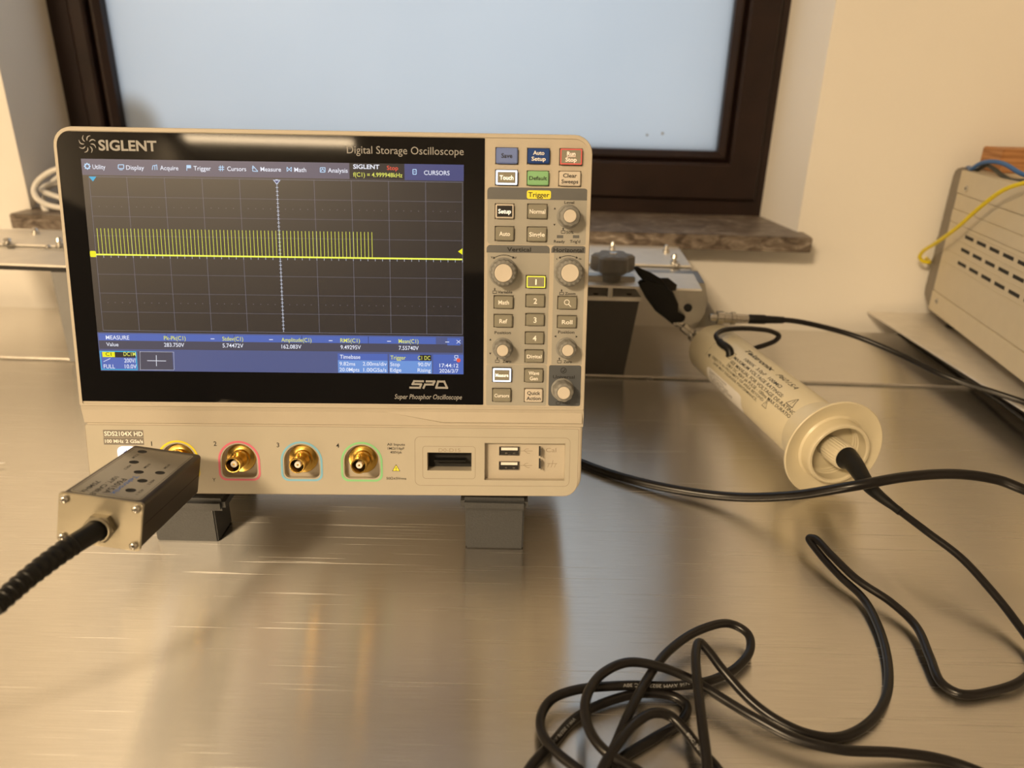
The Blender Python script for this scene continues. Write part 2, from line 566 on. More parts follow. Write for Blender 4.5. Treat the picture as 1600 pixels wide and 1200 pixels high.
mc.data_type = 'RGBA'
mc.inputs['B'].default_value = (0.82, 0.80, 0.76, 1)
nt.links.new(prev, mc.inputs['Factor'])
nt.links.new(cr.outputs['Color'], mc.inputs['A'])
nt.links.new(mc.outputs['Result'], b.inputs['Base Color'])
bp = nt.nodes.new('ShaderNodeBump')
bp.inputs['Strength'].default_value = 0.07
bp.inputs['Distance'].default_value = 0.0005
hs = nt.nodes.new('ShaderNodeMath')
hs.operation = 'SUBTRACT'
nt.links.new(br.outputs['Fac'], hs.inputs[0])
nt.links.new(prev, hs.inputs[1])
nt.links.new(hs.outputs[0], bp.inputs['Height'])
nt.links.new(bp.outputs['Normal'], b.inputs['Normal'])

th2 = math.radians(1.2)
E2 = Vector((math.cos(th2), -math.sin(th2), 0))
N2 = Vector((math.sin(th2), math.cos(th2), 0))
FT = frame(Vector((0, 744, 0)), E2, N2, Vector((0, 0, 1)))
bench = empty('workbench', Matrix.Translation((0, 450, -900)), 'long brushed stainless steel workbench covered in scratches under the window', 'workbench')
MB().box(-1500, 1500, -900, -2, -40, 0, FT, 1.5).build('front_top', tab, bench)
MB().box(-1500, 1500, 0, 180, -40, 3.0, FT, 1.4).build('rear_top', tab, bench)
for x, y in ((-1400, -850), (1400, -850), (-1400, 120), (1400, 120)):
    MB().box(x - 25, x + 25, y - 25, y + 25, -900, -40, FT).build('leg', STEEL, bench)

# ================================================================== OSCILLOSCOPE
osc = empty('oscilloscope', FS @ Matrix.Translation((142, -205, 0)), 'beige benchtop oscilloscope with a lit screen, key panel and four gold sockets', 'oscilloscope')
X0, X1, Y1, Y0 = -15.4, 298.6, 18.2, -205.0
# rear case
cs = MB()
cs.loft([[(x, y, -15.5) for x, y in rrect(X0 + 3, X1 - 3, Y0 + 3, Y1 - 3, 9)],
         [(x, y, -100) for x, y in rrect(X0 + 3, X1 - 3, Y0 + 3, Y1 - 3, 9)],
         [(x, y, -122) for x, y in rrect(X0 + 8, X1 - 8, Y0 + 6, Y1 - 14, 9)],
         [(x, y, -126) for x, y in rrect(X0 + 12, X1 - 12, Y0 + 9, Y1 - 18, 9)]], FS)
case = cs.build('case', BEIGE, osc)
hd = MB()
hp = [(60, -110), (60, -114)]
# front bezel: set-back lower strip, chin and upper block
bz = MB()
def ringz(ins, z, ylo=None, r=11):
    y0 = Y0 if ylo is None else ylo
    if ylo is None:
        return [(x, y, z) for x, y in rrect(X0 + ins, X1 - ins, y0 + ins, Y1 - ins, r - ins * .6, 6)]
    return [(x, y, z) for x, y in rrect(X0 + ins, X1 - ins, y0, Y1 - ins, 0, 6, (0.01, 0.01, r - ins * .6, r - ins * .6))]
bz.loft([ringz(1.5, -16), ringz(0, -14), ringz(0, -6.6), ringz(0.5, -5.5), ringz(1.6, -5)], FS)
bezel = bz.build('front_bezel', BEIGE, osc)
ub = MB()
ub.loft([ringz(0.02, -5.4, -160, 11), ringz(0.02, -3.6, -159.2, 11), ringz(0, -1.6, -150.6, 11), ringz(0.5, -0.6, -148.2, 11), ringz(1.6, 0, -147.0, 11)], FS)
upper = ub.build('upper_bezel', BEIGE, osc)
# raised rim
rim = MB()
o_ = rrect(X0 + .6, X1 - .6, -147.2, Y1 - .6, 0, 6, (1, 1, 10.4, 10.4))
i_ = rrect(X0 + 2.3, X1 - 2.6, -146.2, Y1 - 2.6, 0, 6, (1, 1, 8.6, 8.6))
rim.strip(o_, i_, -0.2, 0.55, FS)
rim.build('rim', BEIGE, osc, upper)
# chin facet
ch = MB()
c0, c1, c2 = pp(600, 645, -1.0), pp(682, 662, -3.2), (297.5, -158.6)
ch.add([(c0[0], -150.0, -1.4), (c1[0] + 4, -156.4, -1.4), (c2[0], -156.4, -1.4), (c2[0], -149.0, -1.3), (c0[0], -149.0, -1.3),
        (c0[0], -150.1, -2.6), (c1[0] + 4, -158.6, -5.2), (c2[0], -158.6, -5.2)],
       [(0, 1, 2, 3, 4), (0, 5, 6, 1), (1, 6, 7, 2)], FS)
ch.build('chin_facet', BEIGE, osc, upper)

# ---- buttons: (label lines, px left, top, right, bottom, key material, ink, light)
BTN = [
    (['Save'], 775, 231, 809, 255, KEY_LAV, INK, None), (['Auto', 'Setup'], 824.5, 232, 859, 255, KEY_BLUE, INK_W, None), (['Run', 'Stop'], 875, 232.5, 910, 257, KEY, INK_W, 'red'),
    (['Touch'], 774.5, 266, 808.5, 288.5, KEY, INK_W, 'white'), (['Default'], 824, 267.5, 857.5, 289, KEY_GREEN, INK, None), (['Clear', 'Sweeps'], 873.7, 268, 907.5, 290, KEY_LT, INK, None),
    (['Setup'], 774, 319, 803, 341, KEY_LT, INK_W, 'dark'), (['Normal'], 824.7, 319.5, 855, 341, KEY, INK_W, None), (['Auto'], 774, 354.5, 803, 375.5, KEY, INK_W, None), (['Single'], 824, 355.3, 854, 377, KEY, INK_W, None),
    (['1'], 822.5, 431.3, 852.5, 449.6, KEY, INK_W, 'yellow'), (['2'], 822, 461, 851, 479.3, KEY, INK_W, None), (['3'], 821.7, 491, 850.4, 508.6, KEY, INK_W, None), (['4'], 821, 519.6, 849.7, 537.3, KEY, INK_W, None), (['Digital'], 820.5, 547.8, 849, 566, KEY, INK_W, None),
    (['Math'], 772.2, 463, 801.8, 481.7, KEY, INK_W, None), (['Ref'], 772.2, 492.3, 800.7, 511, KEY, INK_W, None), (['@'], 871.9, 464, 901.5, 482.7, KEY, INK_W, None), (['Roll'], 871.4, 494.2, 901, 512, KEY, INK_W, None),
    (['Measure'], 769.9, 575.6, 798.8, 596.6, KEY, INK_W, 'white'), (['Wave', 'Gen'], 819.8, 577.3, 848.5, 597, KEY, INK_W, None), (['Cursors'], 769.9, 608.2, 798.3, 627.6, KEY, INK_W, None), (['Quick', 'Action'], 819.8, 608.5, 847.8, 628.1, KEY_LT, INK, None),
]
BD = 2.2
cutb = MB()
rects = []
for lab, u0, v0, u1, v1, km, ik, lt in BTN:
    a, c = pp(u0, v1, BD), pp(u1, v0, BD)
    rects.append((a[0], c[0], a[1], c[1]))
    cutb.box(a[0] - .45, c[0] + .45, a[1] - .45, c[1] + .45, -1.6, 3, FS)
# ---- printed overlay panels of the key field
def prect(u0, v0, u1, v1, r=2.2, re=None):
    a, c = pp(u0, v1), pp(u1, v0)
    return rrect(a[0], c[0], a[1], c[1], r, 5, re)
ov = MB()
ov.prism(prect(761.3, 311, 918.8, 381.3, 2, (2.2, 2.2, 0, 0)), -.1, .12, FS)
ov.prism(prect(760.3, 394.5, 859, 568.4, 2, (.5, .5, 0, 0)), -.1, .12, FS)
ov.prism(prect(861.4, 395, 916.2, 569.5, 2, (.5, .5, 0, 0)), -.1, .12, FS)
ov.prism(prect(759.4, 570.3, 854.6, 633, 1), -.1, .12, FS)
ovl = ov.build('control_panel', OVERLAY, osc)
cut(ovl, cutb, osc)
cutb2 = MB()
for q in rects:
    cutb2.box(q[0] - .45, q[1] + .45, q[2] - .45, q[3] + .45, -1.6, 3, FS)
cut(upper, cutb2, osc)
hd = MB()
hd.prism(prect(761.3, 294.7, 918.8, 311, 2, (0, 0, 2.2, 2.2)), -.1, .13, FS)
hd.prism(prect(760.3, 384, 859, 394.5, 2, (0, 0, 2.2, 2.2)), -.1, .13, FS)
hd.prism(prect(861.4, 384.7, 916.2, 395, 2, (0, 0, 2.2, 2.2)), -.1, .13, FS)
hd.build('header_band', OVERLAY_DK, osc, ovl)
MB().prism(prect(856.5, 571, 908.3, 634, 1.2), -.1, .14, FS).build('universal_panel', OVERLAY_SL, osc, ovl)
MB().prism(prect(823, 297.8, 861, 310.6, 1.2), -.1, .22, FS).build('trigger_tab', YEL, osc, ovl)
# ---- small printing
pr = MB()
def T(mb, s, u, v, hpx, d=0.26, align='C', wpx=None, bold=0.0, shear=0.0, mi=0):
    x, y = pp(u, v, d)
    x2, _ = pp(u + 10, v, d)
    k = (x2 - x) / 10
    text(mb, s, x, y, hpx * k, d, FS, align, None if wpx is None else wpx * k, bold, shear, mi)
def tri2(mb, u, v, du, dv, d, up=1, side=0, mi=0):
    if side:
        p = [pp(u + side * du, v, d), pp(u - side * du, v - dv, d), pp(u - side * du, v + dv, d)]
    else:
        p = [pp(u, v - up * dv, d), pp(u - du, v + up * dv, d), pp(u + du, v + up * dv, d)]
    mb.add([(q[0], q[1], d) for q in p], [(0, 1, 2)], FS, mi)
def arc_arrows(mb, u, v, r, a0, a1, d=.2, w=0.35):
    p = []
    for i in range(9):
        a = math.radians(a0 + (a1 - a0) * i / 8)
        p.append(Vector(pp(u + r * math.cos(a), v - r * math.sin(a), d)))
    for q, s in zip(p, p[1:]):
        mb.line2(q, s, w, d, FS)
    for e, f in ((p[0], p[1]), (p[-1], p[-2])):
        dr = (e - f).normalized()
        n = Vector((-dr.y, dr.x)) * .8
        mb.add([(*(e + dr * 1.3), d), (*(e + n), d), (*(e - n), d)], [(0, 1, 2)], FS)
def push_icon(mb, u, v, d=.2):
    for a, c in (((-3, 3), (3, 3)), ((-3, 3), (-3, -1)), ((3, 3), (3, -1)), ((-3, -1), (3, -1)), ((0, -1), (0, -6))):
        mb.line2(pp(u + a[0], v + a[1], d), pp(u + c[0], v + c[1], d), .3, d, FS)
    tri2(mb, u, v - 3, 1.5, 1.5, d, -1)
T(pr, 'Trigger', 842, 304, 7.6, bold=.012, wpx=33)
T(pr, 'Vertical', 811, 389.6, 6.6, bold=.02, wpx=37.5)
T(pr, 'Horizontal', 888.2, 390.6, 6.6, bold=.02, wpx=47)
T(pr, 'Level', 889.5, 316.2, 4.2, bold=.01, wpx=15.5)
T(pr, '50%', 890.5, 363, 4.4, bold=.01, wpx=11.5)
T(pr, 'Ready', 874, 377.2, 4.4, bold=.01, wpx=17)
T(pr, "Trig'd", 898.5, 377.2, 4.4, bold=.01, wpx=16)
T(pr, 'V', 768.5, 402, 3.4, bold=.01)
T(pr, 'mV', 804, 402.6, 3.4, bold=.01)
T(pr, 's', 870, 404, 3.4, bold=.01)
T(pr, 'ns', 906.5, 404, 3.4, bold=.01)
T(pr, 'Variable', 789, 456.2, 4.3, bold=.015, wpx=23)
T(pr, 'Zoom', 891, 458.6, 4.3, bold=.015, wpx=16.5)
T(pr, 'Position', 785.5, 519.6, 4.8, bold=.01, wpx=25.5)
T(pr, 'Position', 884.8, 518.8, 4.8, bold=.01, wpx=25.5)
T(pr, 'Zero', 792, 564.6, 4.3, bold=.015, wpx=13.5)
T(pr, 'Zero', 887, 565.2, 4.3, bold=.015, wpx=13)
T(pr, 'Universal', 881, 588.8, 5.2, bold=.012, wpx=34)
T(pr, 'Select', 883, 629, 3.6, bold=.01, wpx=16)
arc_arrows(pr, 787.5, 427, 28.5, 121, 62)
arc_arrows(pr, 888, 428, 28.5, 115, 65)
for u, v in ((773, 455.5), (877.5, 457.6), (880, 361.5), (777, 563.5), (874, 564.2), (872, 629)):
    push_icon(pr, u, v)
for u, v, up in ((867, 325.5, 1), (866.3, 351.5, -1), (766.2, 530.3, 1), (766, 552.7, -1)):
    tri2(pr, u, v, 1.7, 1.6, .2, up)
tri2(pr, 867.5, 525.6, 1.7, 1.7, .2, 0, -1)
tri2(pr, 901.2, 526, 1.7, 1.7, .2, 0, 1)
p_ = pp(880.5, 578.8)
pr.strip([(p_[0] + 1.9 * math.cos(a), p_[1] + 1.9 * math.sin(a)) for a in [i * math.tau / 20 for i in range(20)]],
         [(p_[0] + 1.5 * math.cos(a), p_[1] + 1.5 * math.sin(a)) for a in [i * math.tau / 20 for i in range(20)]], .15, .2, FS)
pr.line2((p_[0] - .9, p_[1] - .3), (p_[0] + .2, p_[1] - .9), .5, .2, FS)
pr.line2((p_[0] + .1, p_[1] - .9), (p_[0] + .8, p_[1] + .9), .5, .2, FS)
pr.build('lettering', INK, osc, ovl, merge=False)
led = MB()
for u in (875, 900):
    a, c = pp(u - 5, 372), pp(u + 5, 367.5)
    led.box(a[0], c[0], a[1], c[1], .1, .25, FS)
led.build('indicator_window', OVERLAY_DK, osc, ovl)
# ---- keys
LIGHTS = {'white': glow('white_key_light', (225, 236, 255), 1.9), 'yellow': glow('yellow_key_light', (240, 228, 70), 1.2), 'red': glow('red_key_light', (240, 92, 74), 1.0)}
LETTER = {'white': glow('lit_cream_letters', (255, 245, 220), .9, (0.8, 0.8, 0.75)), 'yellow': glow('lit_yellow_letters', (255, 245, 170), .9, (.8, .8, .7)), 'red': glow('lit_pink_letters', (255, 190, 165), .7, (.8, .7, .65))}
for (lab, u0, v0, u1, v1, km, ik, lt), (xa, xb, ya, yb) in zip(BTN, rects):
    kb = MB().box(xa, xb, ya, yb, -1.2, BD, FS, .45, 2).build('button', km, osc)
    cx, cy = (xa + xb) / 2, (ya + yb) / 2
    tx = MB()
    hh = 2.2 if len(lab) == 1 else 2.0
    if lab[0] == '@':
        cc = [(cx - .4 + 1.7 * math.cos(a), cy + .4 + 1.7 * math.sin(a)) for a in [i * math.tau / 18 for i in range(18)]]
        ci = [(cx - .4 + 1.3 * math.cos(a), cy + .4 + 1.3 * math.sin(a)) for a in [i * math.tau / 18 for i in range(18)]]
        tx.strip(cc, ci, BD, BD + .06, FS)
        tx.line2((cx + .8, cy - .8), (cx + 2.2, cy - 2.3), .45, BD + .06, FS)
    elif len(lab) == 1:
        wmax = xb - xa - (3.4 if lt else 2.0)
        big = lab[0] in '1234'
        wd = None if big or len(lab[0]) < 4 else min(wmax, len(lab[0]) * 1.62)
        text(tx, lab[0], cx, cy, 3.4 if big else (2.2 if len(lab[0]) > 6 else 2.6), BD + .09, FS, 'C', wd, .018)
    else:
        for k, s in enumerate(lab):
            text(tx, s, cx, cy + (1.75 if k == 0 else -1.6), 2.35, BD + .09, FS, 'C', min(xb - xa - 2.2, len(s) * 1.65), .018)
        if lab[0] == 'Run':
            tx.line2((cx - 2.6, cy + .05), (cx + 2.6, cy + .05), .25, BD + .06, FS)
    if lt == 'dark':
        MB().prism(rrect(xa + .9, xb - .9, ya + .9, yb - .9, .2), BD - .2, BD + .04, FS).build('key_face', KEY_BLACK, osc, kb)
        tx.build('lettering', LETTER['white'], osc, kb, merge=False)
    elif lt:
        lw = 1.05 if lt == 'white' else .75
        lb = MB()
        lb.strip(rrect(xa + .1, xb - .1, ya + .1, yb - .1, .5), rrect(xa + lw, xb - lw, ya + lw, yb - lw, .2), BD - .5, BD + .05, FS)
        lb.build('light_ring', LIGHTS[lt], osc, kb)
        tx.build('lettering', LETTER[lt], osc, kb, merge=False)
    else:
        tx.build('lettering', ik, osc, kb, merge=False)
# ---- knobs: px of cap centre, outer radius, cap radius, height, lobes
for u, v, ro, rc, h, lobes in ((891, 337.5, 6.2, 3.75, 11, 9), (786.7, 426.7, 7.9, 5.3, 11, 16), (891, 426.7, 7.9, 5.3, 11, 16), (785.5, 548, 5.6, 3.5, 11, 10), (887.5, 547.8, 5.6, 3.5, 11, 10), (881.2, 614.3, 6.2, 3.9, 12, 9)):
    x, y = pp(u, v, h)
    FK = FS @ Matrix.Translation((x, y, 0))
    md_ = lambda a, r, z, L=lobes, rr=ro: (0.028 * rr * math.cos(a * L) if 1.2 < z < h - 1.0 and r > rr * .75 else 0)
    kn = MB().lathe([(ro + .9, 0), (ro + .9, .8), (ro + .5, 1.1), (ro * 1.0, 1.4), (ro * .97, h - 2.6), (ro * .9, h - 1.3), (rc + .35, h - .4), (rc + .2, h - .9)], FK, 96, md_).build('knob', KNOB, osc)
    MB().lathe([(rc, h - 2), (rc, h - .35), (rc - .4, h), (rc * .5, h - .05), (0.01, h - .1)], FK, 40).build('knob_cap', KEY_LT, osc, kn)

# ---- screen
gx0, gx1, gy0, gy1 = -13.9, 235.0, -144.6, 15.2
scr = MB().prism(rrect(gx0, gx1, gy0, gy1, 0, 6, (.5, .5, .5, 8.5)), -.3, .25, FS).build('screen_glass', GLASS, osc)
DZ = .32
disp = glow('display_backlight', (22, 22, 28), 1.0, (.008, .008, .010), .30)
disp.node_tree.nodes['Principled BSDF'].inputs['Specular IOR Level'].default_value = .8
W_, H_ = 222.7, 125.3
lcd = MB().prism(rrect(0, W_, -H_, 0), .2, DZ, FS).build('display', disp, osc, scr)
def q(mb, x0, x1, ya, yb, z=DZ + .02, mi=0):
    mb.quad(x0, x1, min(ya, yb), max(ya, yb), z, FS, mi)
def px(u, v): return pp(u, v, DZ)
# bars and panels of the screen
MENU = glow('screen_menu_grey', (84, 80, 100), 1, (.02, .02, .025), .33)
NAVY = glow('screen_navy', (58, 66, 118), 1, (.01, .01, .012), .33)
SLATE = glow('screen_slate', (62, 64, 84), 1, (.01, .01, .012), .33)
STEELB = glow('screen_steel_blue', (72, 84, 132), 1, (.01, .01, .012), .33)
BLUEB = glow('screen_blue', (70, 98, 178), 1, (.01, .01, .012), .33)
LBLUE = glow('screen_light_blue', (104, 146, 214), 1, (.01, .01, .012), .33)
BLK = glow('screen_black', (22, 22, 30), 1, (.006, .006, .008), .33)
CYAN = glow('screen_cyan', (40, 170, 215), 1)
WHT = glow('screen_white', (232, 236, 250), 1)
GRIDM = glow('screen_grid', (112, 112, 128), 1)
GRIDW = glow('screen_axis', (196, 206, 228), 1)
YLW = glow('screen_yellow', (222, 226, 96), 1)
YLB = glow('screen_yellow_block', (236, 232, 10), 1)
REDM = glow('screen_red', (236, 84, 60), 1)
TRACE = glow('screen_trace', (226, 232, 80), 1.15)
pan = MB()
q(pan, 0, W_, -9.1, 0, mi=0)
q(pan, px(546, 270)[0], px(632, 270)[0], -9.0, 0, DZ + .04, mi=2)
q(pan, px(632, 270)[0], W_, -9.3, 0, DZ + .04, mi=1)
q(pan, 0, W_, -101.6, -112.3, mi=5)
q(pan, .6, W_ - 17, -102.3, -106.6, DZ + .04, mi=4)
q(pan, .4, W_ - .4, -106.6, -111.8, DZ + .04, mi=3)
q(pan, W_ - 10, W_ - 2, -102.6, -107.2, DZ + .05, mi=4)
q(pan, 0, W_, -112.3, -H_, mi=5)
for x in (41.5, 82.5, 123.6, 164.2):
    q(pan, x, x + .25, -102.3, -106.6, DZ + .06, mi=2)
pan.build('menu_panel', [MENU, NAVY, BLK, SLATE, BLUEB, STEELB], osc, lcd, merge=False)
bx = MB()
q(bx, .3, 22.5, -113, -124.8, DZ + .05, mi=0)
q(bx, .9, 21.9, -113.6, -124.2, DZ + .07, mi=1)
q(bx, 7.8, 21.9, -113.6, -117, DZ + .08, mi=2)
bx.build('channel_readout', [CYAN, BLUEB, BLK], osc, lcd, merge=False)
MB().quad(23.3, 44.3, -124.5, -113.2, DZ + .05, FS).build('add_channel_box', SLATE, osc, lcd, merge=False)
for nm, u0, u1 in (('timebase_readout', 528, 605.7), ('trigger_readout', 608.4, 674.8)):
    xa, xb = px(u0, 565)[0], px(u1, 565)[0]
    bx = MB()
    q(bx, xa, xb, -113, -117.2, DZ + .05, mi=0)
    q(bx, xa, xb, -117.2, -125, DZ + .05, mi=1)
    if nm[1] == 'r':
        q(bx, px(656, 565)[0], px(674, 565)[0], -113.3, -117, DZ + .06, mi=2)
    bx.build(nm, [BLUEB, LBLUE, BLK], osc, lcd, merge=False)
bx = MB()
q(bx, px(676.6, 565)[0], W_ - .1, -113, -125.2, DZ + .05)
bx.build('clock_readout', BLUEB, osc, lcd, merge=False)
# graticule
GX0, GX1, GYT, GYB = 3.7, 222.0, -10.0, -100.4
grd = MB()
zz = DZ + .03
dx, dy = (GX1 - GX0) / 10, (GYT - GYB) / 8
for i in range(11):
    x = GX0 + dx * i
    if i != 5:
        grd.quad(x - .11, x + .11, GYB, GYT, zz, FS)
for j in range(9):
    y = GYT - dy * j
    if j not in (4,):
        n_ = 1 if j in (0, 8) else 250
        for k in range(n_):
            xs = GX0 + (GX1 - GX0) * k / n_
            grd.quad(xs, xs + (GX1 - GX0) / n_ * (.62 if n_ > 1 else 1), y - .12, y + .12, zz, FS)
for r_ in (1.5, 6.5):
    y = GYT - dy * r_
    for k in range(50):
        x = GX0 + dx * .2 * (k + .0)
        grd.quad(x - .2, x + .2, y - .2, y + .2, zz, FS)
grd.build('graticule', GRIDM, osc, lcd, merge=False)
ax = MB()
xc = GX0 + dx * 5
k = 0
for k in range(80):
    y = GYT - (GYT - GYB) * k / 80
    ax.quad(xc - .22, xc + .22, y - .72, y, zz + .02, FS)
    if k % 2 == 0:
        ax.quad(xc - .75, xc + .75, y - .2, y + .1, zz + .02, FS)
yc = GYT - dy * 4
for k in range(51):
    x = GX0 + dx * .2 * k
    ax.quad(x - .12, x + .12, yc - 1.5, yc - .1, zz + .02, FS)
ax.build('axis_marks', GRIDW, osc, lcd, merge=False)
tr_ = MB()
ty = yc + .55
tr_.quad(GX0, GX1, ty - .72, ty + .22, zz + .05, FS)
n_p = 75
for k in range(n_p):
    x = 5.6 + (167.9 - 5.6) * k / (n_p - 1)
    tr_.quad(x - .13, x + .13, ty, ty + 15.1, zz + .05, FS)
tr_.build('waveform', TRACE, osc, lcd, merge=False)
mk = MB()
x, y = px(145, 279.5)
mk.add([(x - 2.2, y + 1.3, zz + .05), (x + 2.2, y + 1.3, zz + .05), (x, y - 1.5, zz + .05)], [(0, 1, 2)], FS)
mk.build('marker', CYAN, osc, lcd, merge=False)
mk = MB()
x = xc
mk.add([(x - 2.2, GYT - .3, zz + .05), (x + 2.2, GYT - .3, zz + .05), (x, GYT - 3.0, zz + .05)], [(0, 1, 2)], FS, 0)
mk.add([(x - 1.4, GYT - .7, zz + .07), (x + 1.4, GYT - .7, zz + .07), (x, GYT - 2.3, zz + .07)], [(0, 1, 2)], FS, 1)
mk.build('marker', [GRIDW, NAVY], osc, lcd, merge=False)
mk = MB().prism(rrect(.1, 3.7, ty - 1.8, ty + 1.8, .8), zz, zz + .05, FS)
mk.build('marker', YLB, osc, lcd, merge=False)
mk = MB()
x, y = px(719.5, 393)
mk.add([(x - 1.5, y, zz + .05), (x + 1.2, y + 1.9, zz + .05), (x + 1.2, y - 1.9, zz + .05)], [(0, 1, 2)], FS)
mk.build('marker', YLB, osc, lcd, merge=False)
mk = MB()
q(mk, *(px(160, 553)[0], px(179.5, 553)[0]), -113.6, -116.8, zz + .08)
mk.build('channel_tag', YLB, osc, lcd, merge=False)
# screen lettering
tw, ty_, tr2, tk = MB(), MB(), MB(), MB()
SZ = DZ + .12
def S(mb, s, u, v, h=6.4, al='L', w=None, bold=.006):
    T(mb, s, u, v, h, SZ, al, w, bold)
for s, u, v, w_ in (('Utility', 144.5, 260.4, 20), ('Display', 197, 261.4, 28), ('Acquire', 250, 262, 28.5), ('Trigger', 302.5, 262.6, 27), ('Cursors', 355, 263.4, 29.5), ('Measure', 407, 264, 32), ('Math', 459.8, 264.9, 18.5), ('Analysis', 512.3, 265.8, 31)):
    S(tw, s, u, v, 7.0, 'L', w_)
S(tw, 'SIGLENT', 551.8, 260, 6.8, 'L', 41, .02)
S(tr2, 'Stop', 604.5, 262, 6.8, 'L', 17.5)
S(ty_, 'f(C1) = 4.999948kHz', 551.8, 272.4, 6.8, 'L', 77)
S(tw, 'CURSORS', 662.5, 269.6, 7.0, 'L', 40)
S(tw, 'MEASURE', 165.3, 527, 6.6, 'L', 36.5)
S(tw, 'Value', 166, 537.8, 6.2, 'L', 19)
for s, val, u, v, w1, w2 in (('Pk-Pk(C1)', '283.750V', 256, 527.9, 34, 31.5), ('Stdev(C1)', '5.74472V', 347.4, 529, 32.5, 32.5), ('Amplitude(C1)', '162.083V', 439.6, 530.7, 47, 31), ('RMS(C1)', '9.49295V', 531.8, 531.7, 30.5, 31.5), ('Mean(C1)', '7.55740V', 622.8, 532.8, 31, 31)):
    S(ty_, s, u, v, 6.6, 'L', w1)
    S(tw, val, u + .3, v + 10.6, 6.6, 'L', w2)
    S(tw, '-', u + (73 if s[0] != 'A' else 74), v + .2, 7, 'L', 6)
S(ty_, 'DC1M', 212, 553, 6.6, 'R', 19)
S(tk, 'C1', 169.5, 553, 6.0, 'C', 9)
S(tw, '200V/', 212.5, 563.2, 6.8, 'R', 18.5)
S(tw, 'FULL', 162, 572.2, 6.6, 'L', 17.5)
S(tw, '10.0V', 213.5, 572.4, 6.6, 'R', 18.5)
for a_, b_ in (((230, 563.5), (259.5, 564)), ((244.3, 555), (244.6, 572))):
    tw.line2(px(*a_), px(*b_), .35, SZ, FS)
tw.line2(px(162, 565), px(172.5, 560), .3, SZ, FS)
for a_, b_ in (((219, 549.5), (271.5, 550)), ((219, 577.6), (272.5, 578)), ((271.5, 550), (272.5, 578)), ((218.8, 549.5), (219.5, 577.6))):
    A_, B_ = Vector(px(*a_)), Vector(px(*b_))
    n_ = max(8, int((B_ - A_).length / .9))
    for k in range(n_):
        tw.line2(A_.lerp(B_, k / n_), A_.lerp(B_, (k + .55) / n_), .25, SZ, FS)
S(tw, 'Timebase', 531, 557.2, 6.6, 'L', 32)
S(tw, '9.82ms', 530.5, 568, 6.2, 'L', 24.5)
S(tw, '2.00ms/div', 604.3, 568.5, 6.2, 'R', 37.5)
S(tw, '20.0Mpts', 530.5, 577.2, 6.2, 'L', 31)
S(tw, '1.00GSa/s', 603.8, 578, 6.2, 'R', 36)
S(ty_, 'Trigger', 610, 558.4, 6.6, 'L', 24)
S(ty_, 'C1 DC', 672.3, 559.2, 6.4, 'R', 19.5)
S(tw, 'Stop', 609.8, 569, 6.2, 'L', 15)
S(tw, '90.0V', 673, 569.4, 6.2, 'R', 20)
S(tw, 'Edge', 609.6, 577.8, 6.2, 'L', 17.5)
S(tw, 'Rising', 673, 578.4, 6.2, 'R', 20.5)
S(tw, '17:44:12', 701.5, 571, 6.2, 'C', 29.5)
S(tw, '2026/3/7', 701.3, 579.3, 6.2, 'C', 29.5)
for u, v in ((713, 557.5),):
    for a_, b_ in (((-2.5, -2), (2.5, -2)), ((-2.5, 2), (2.5, 2)), ((-2.5, -2), (-2.5, 2)), ((2.5, -2), (2.5, 2)), ((0, 2), (0, 5)), ((-4, 5), (4, 5))):
        tw.line2(px(u + a_[0], v + a_[1]), px(u + b_[0], v + b_[1]), .3, SZ, FS)
    x, y = px(716.5, 563)
    tr2.prism(rrect(x - 1.2, x + 1.2, y - 1.2, y + 1.2, 1.0), SZ, SZ + .02, FS)
for a_, b_ in (((713.5, 531.5), (719.5, 536.5)), ((713.5, 536.5), (719.5, 531.5))):
    tw.line2(px(*a_), px(*b_), .3, SZ, FS)
# menu icons
ICE = glow('screen_ice', (180, 214, 246), 1)
def icon_done(m_):
    m_.build('menu_icon', ICE, osc, lcd, merge=False)
    return MB()
icb = MB()
def outline(mb, u0, v0, u1, v1, w=.32):
    for a_, b_ in (((u0, v0), (u1, v0)), ((u1, v0), (u1, v1)), ((u1, v1), (u0, v1)), ((u0, v1), (u0, v0))):
        mb.line2(px(*a_), px(*b_), w, SZ, FS)
x, y = px(136.5, 259.8)
icb.strip([(x + (1.75 + .25 * math.cos(8 * a)) * math.cos(a), y + (1.75 + .25 * math.cos(8 * a)) * math.sin(a)) for a in [i * math.tau / 48 for i in range(48)]],
          [(x + .95 * math.cos(a), y + .95 * math.sin(a)) for a in [i * math.tau / 48 for i in range(48)]], SZ - .02, SZ, FS)
icb = icon_done(icb)
outline(icb, 185, 257.5, 193.5, 263.5, .45)
icb.line2(px(186.5, 265.3), px(192, 265.3), .35, SZ, FS)
icb = icon_done(icb)
for a_, b_ in (((238, 265.5), (239, 259)), ((239, 259), (242, 258.5)), ((242, 258.5), (242.2, 265.5)), ((242.2, 259), (245, 257.5)), ((245, 257.5), (245.6, 265.5))):
    icb.line2(px(*a_), px(*b_), .4, SZ, FS)
icb = icon_done(icb)
icb.line2(px(292, 258), px(292, 266.5), .4, SZ, FS)
a_, b_ = px(292, 262.8), px(298.5, 258)
icb.quad(a_[0], b_[0], a_[1], b_[1], SZ, FS)
icb = icon_done(icb)
for d_ in (-1.7, 1.7):
    icb.line2(px(346 + d_, 258.5), px(346 + d_, 267.5), .4, SZ, FS)
    icb.line2(px(341.5, 263 + d_), px(350.5, 263 + d_), .4, SZ, FS)
icb = icon_done(icb)
for a_, b_ in (((395, 259), (395, 267.5)), ((395, 267.5), (403, 267.8)), ((403, 267.8), (395, 259)), ((393.8, 262.5), (397, 262.5))):
    icb.line2(px(*a_), px(*b_), .4, SZ, FS)
icb = icon_done(icb)
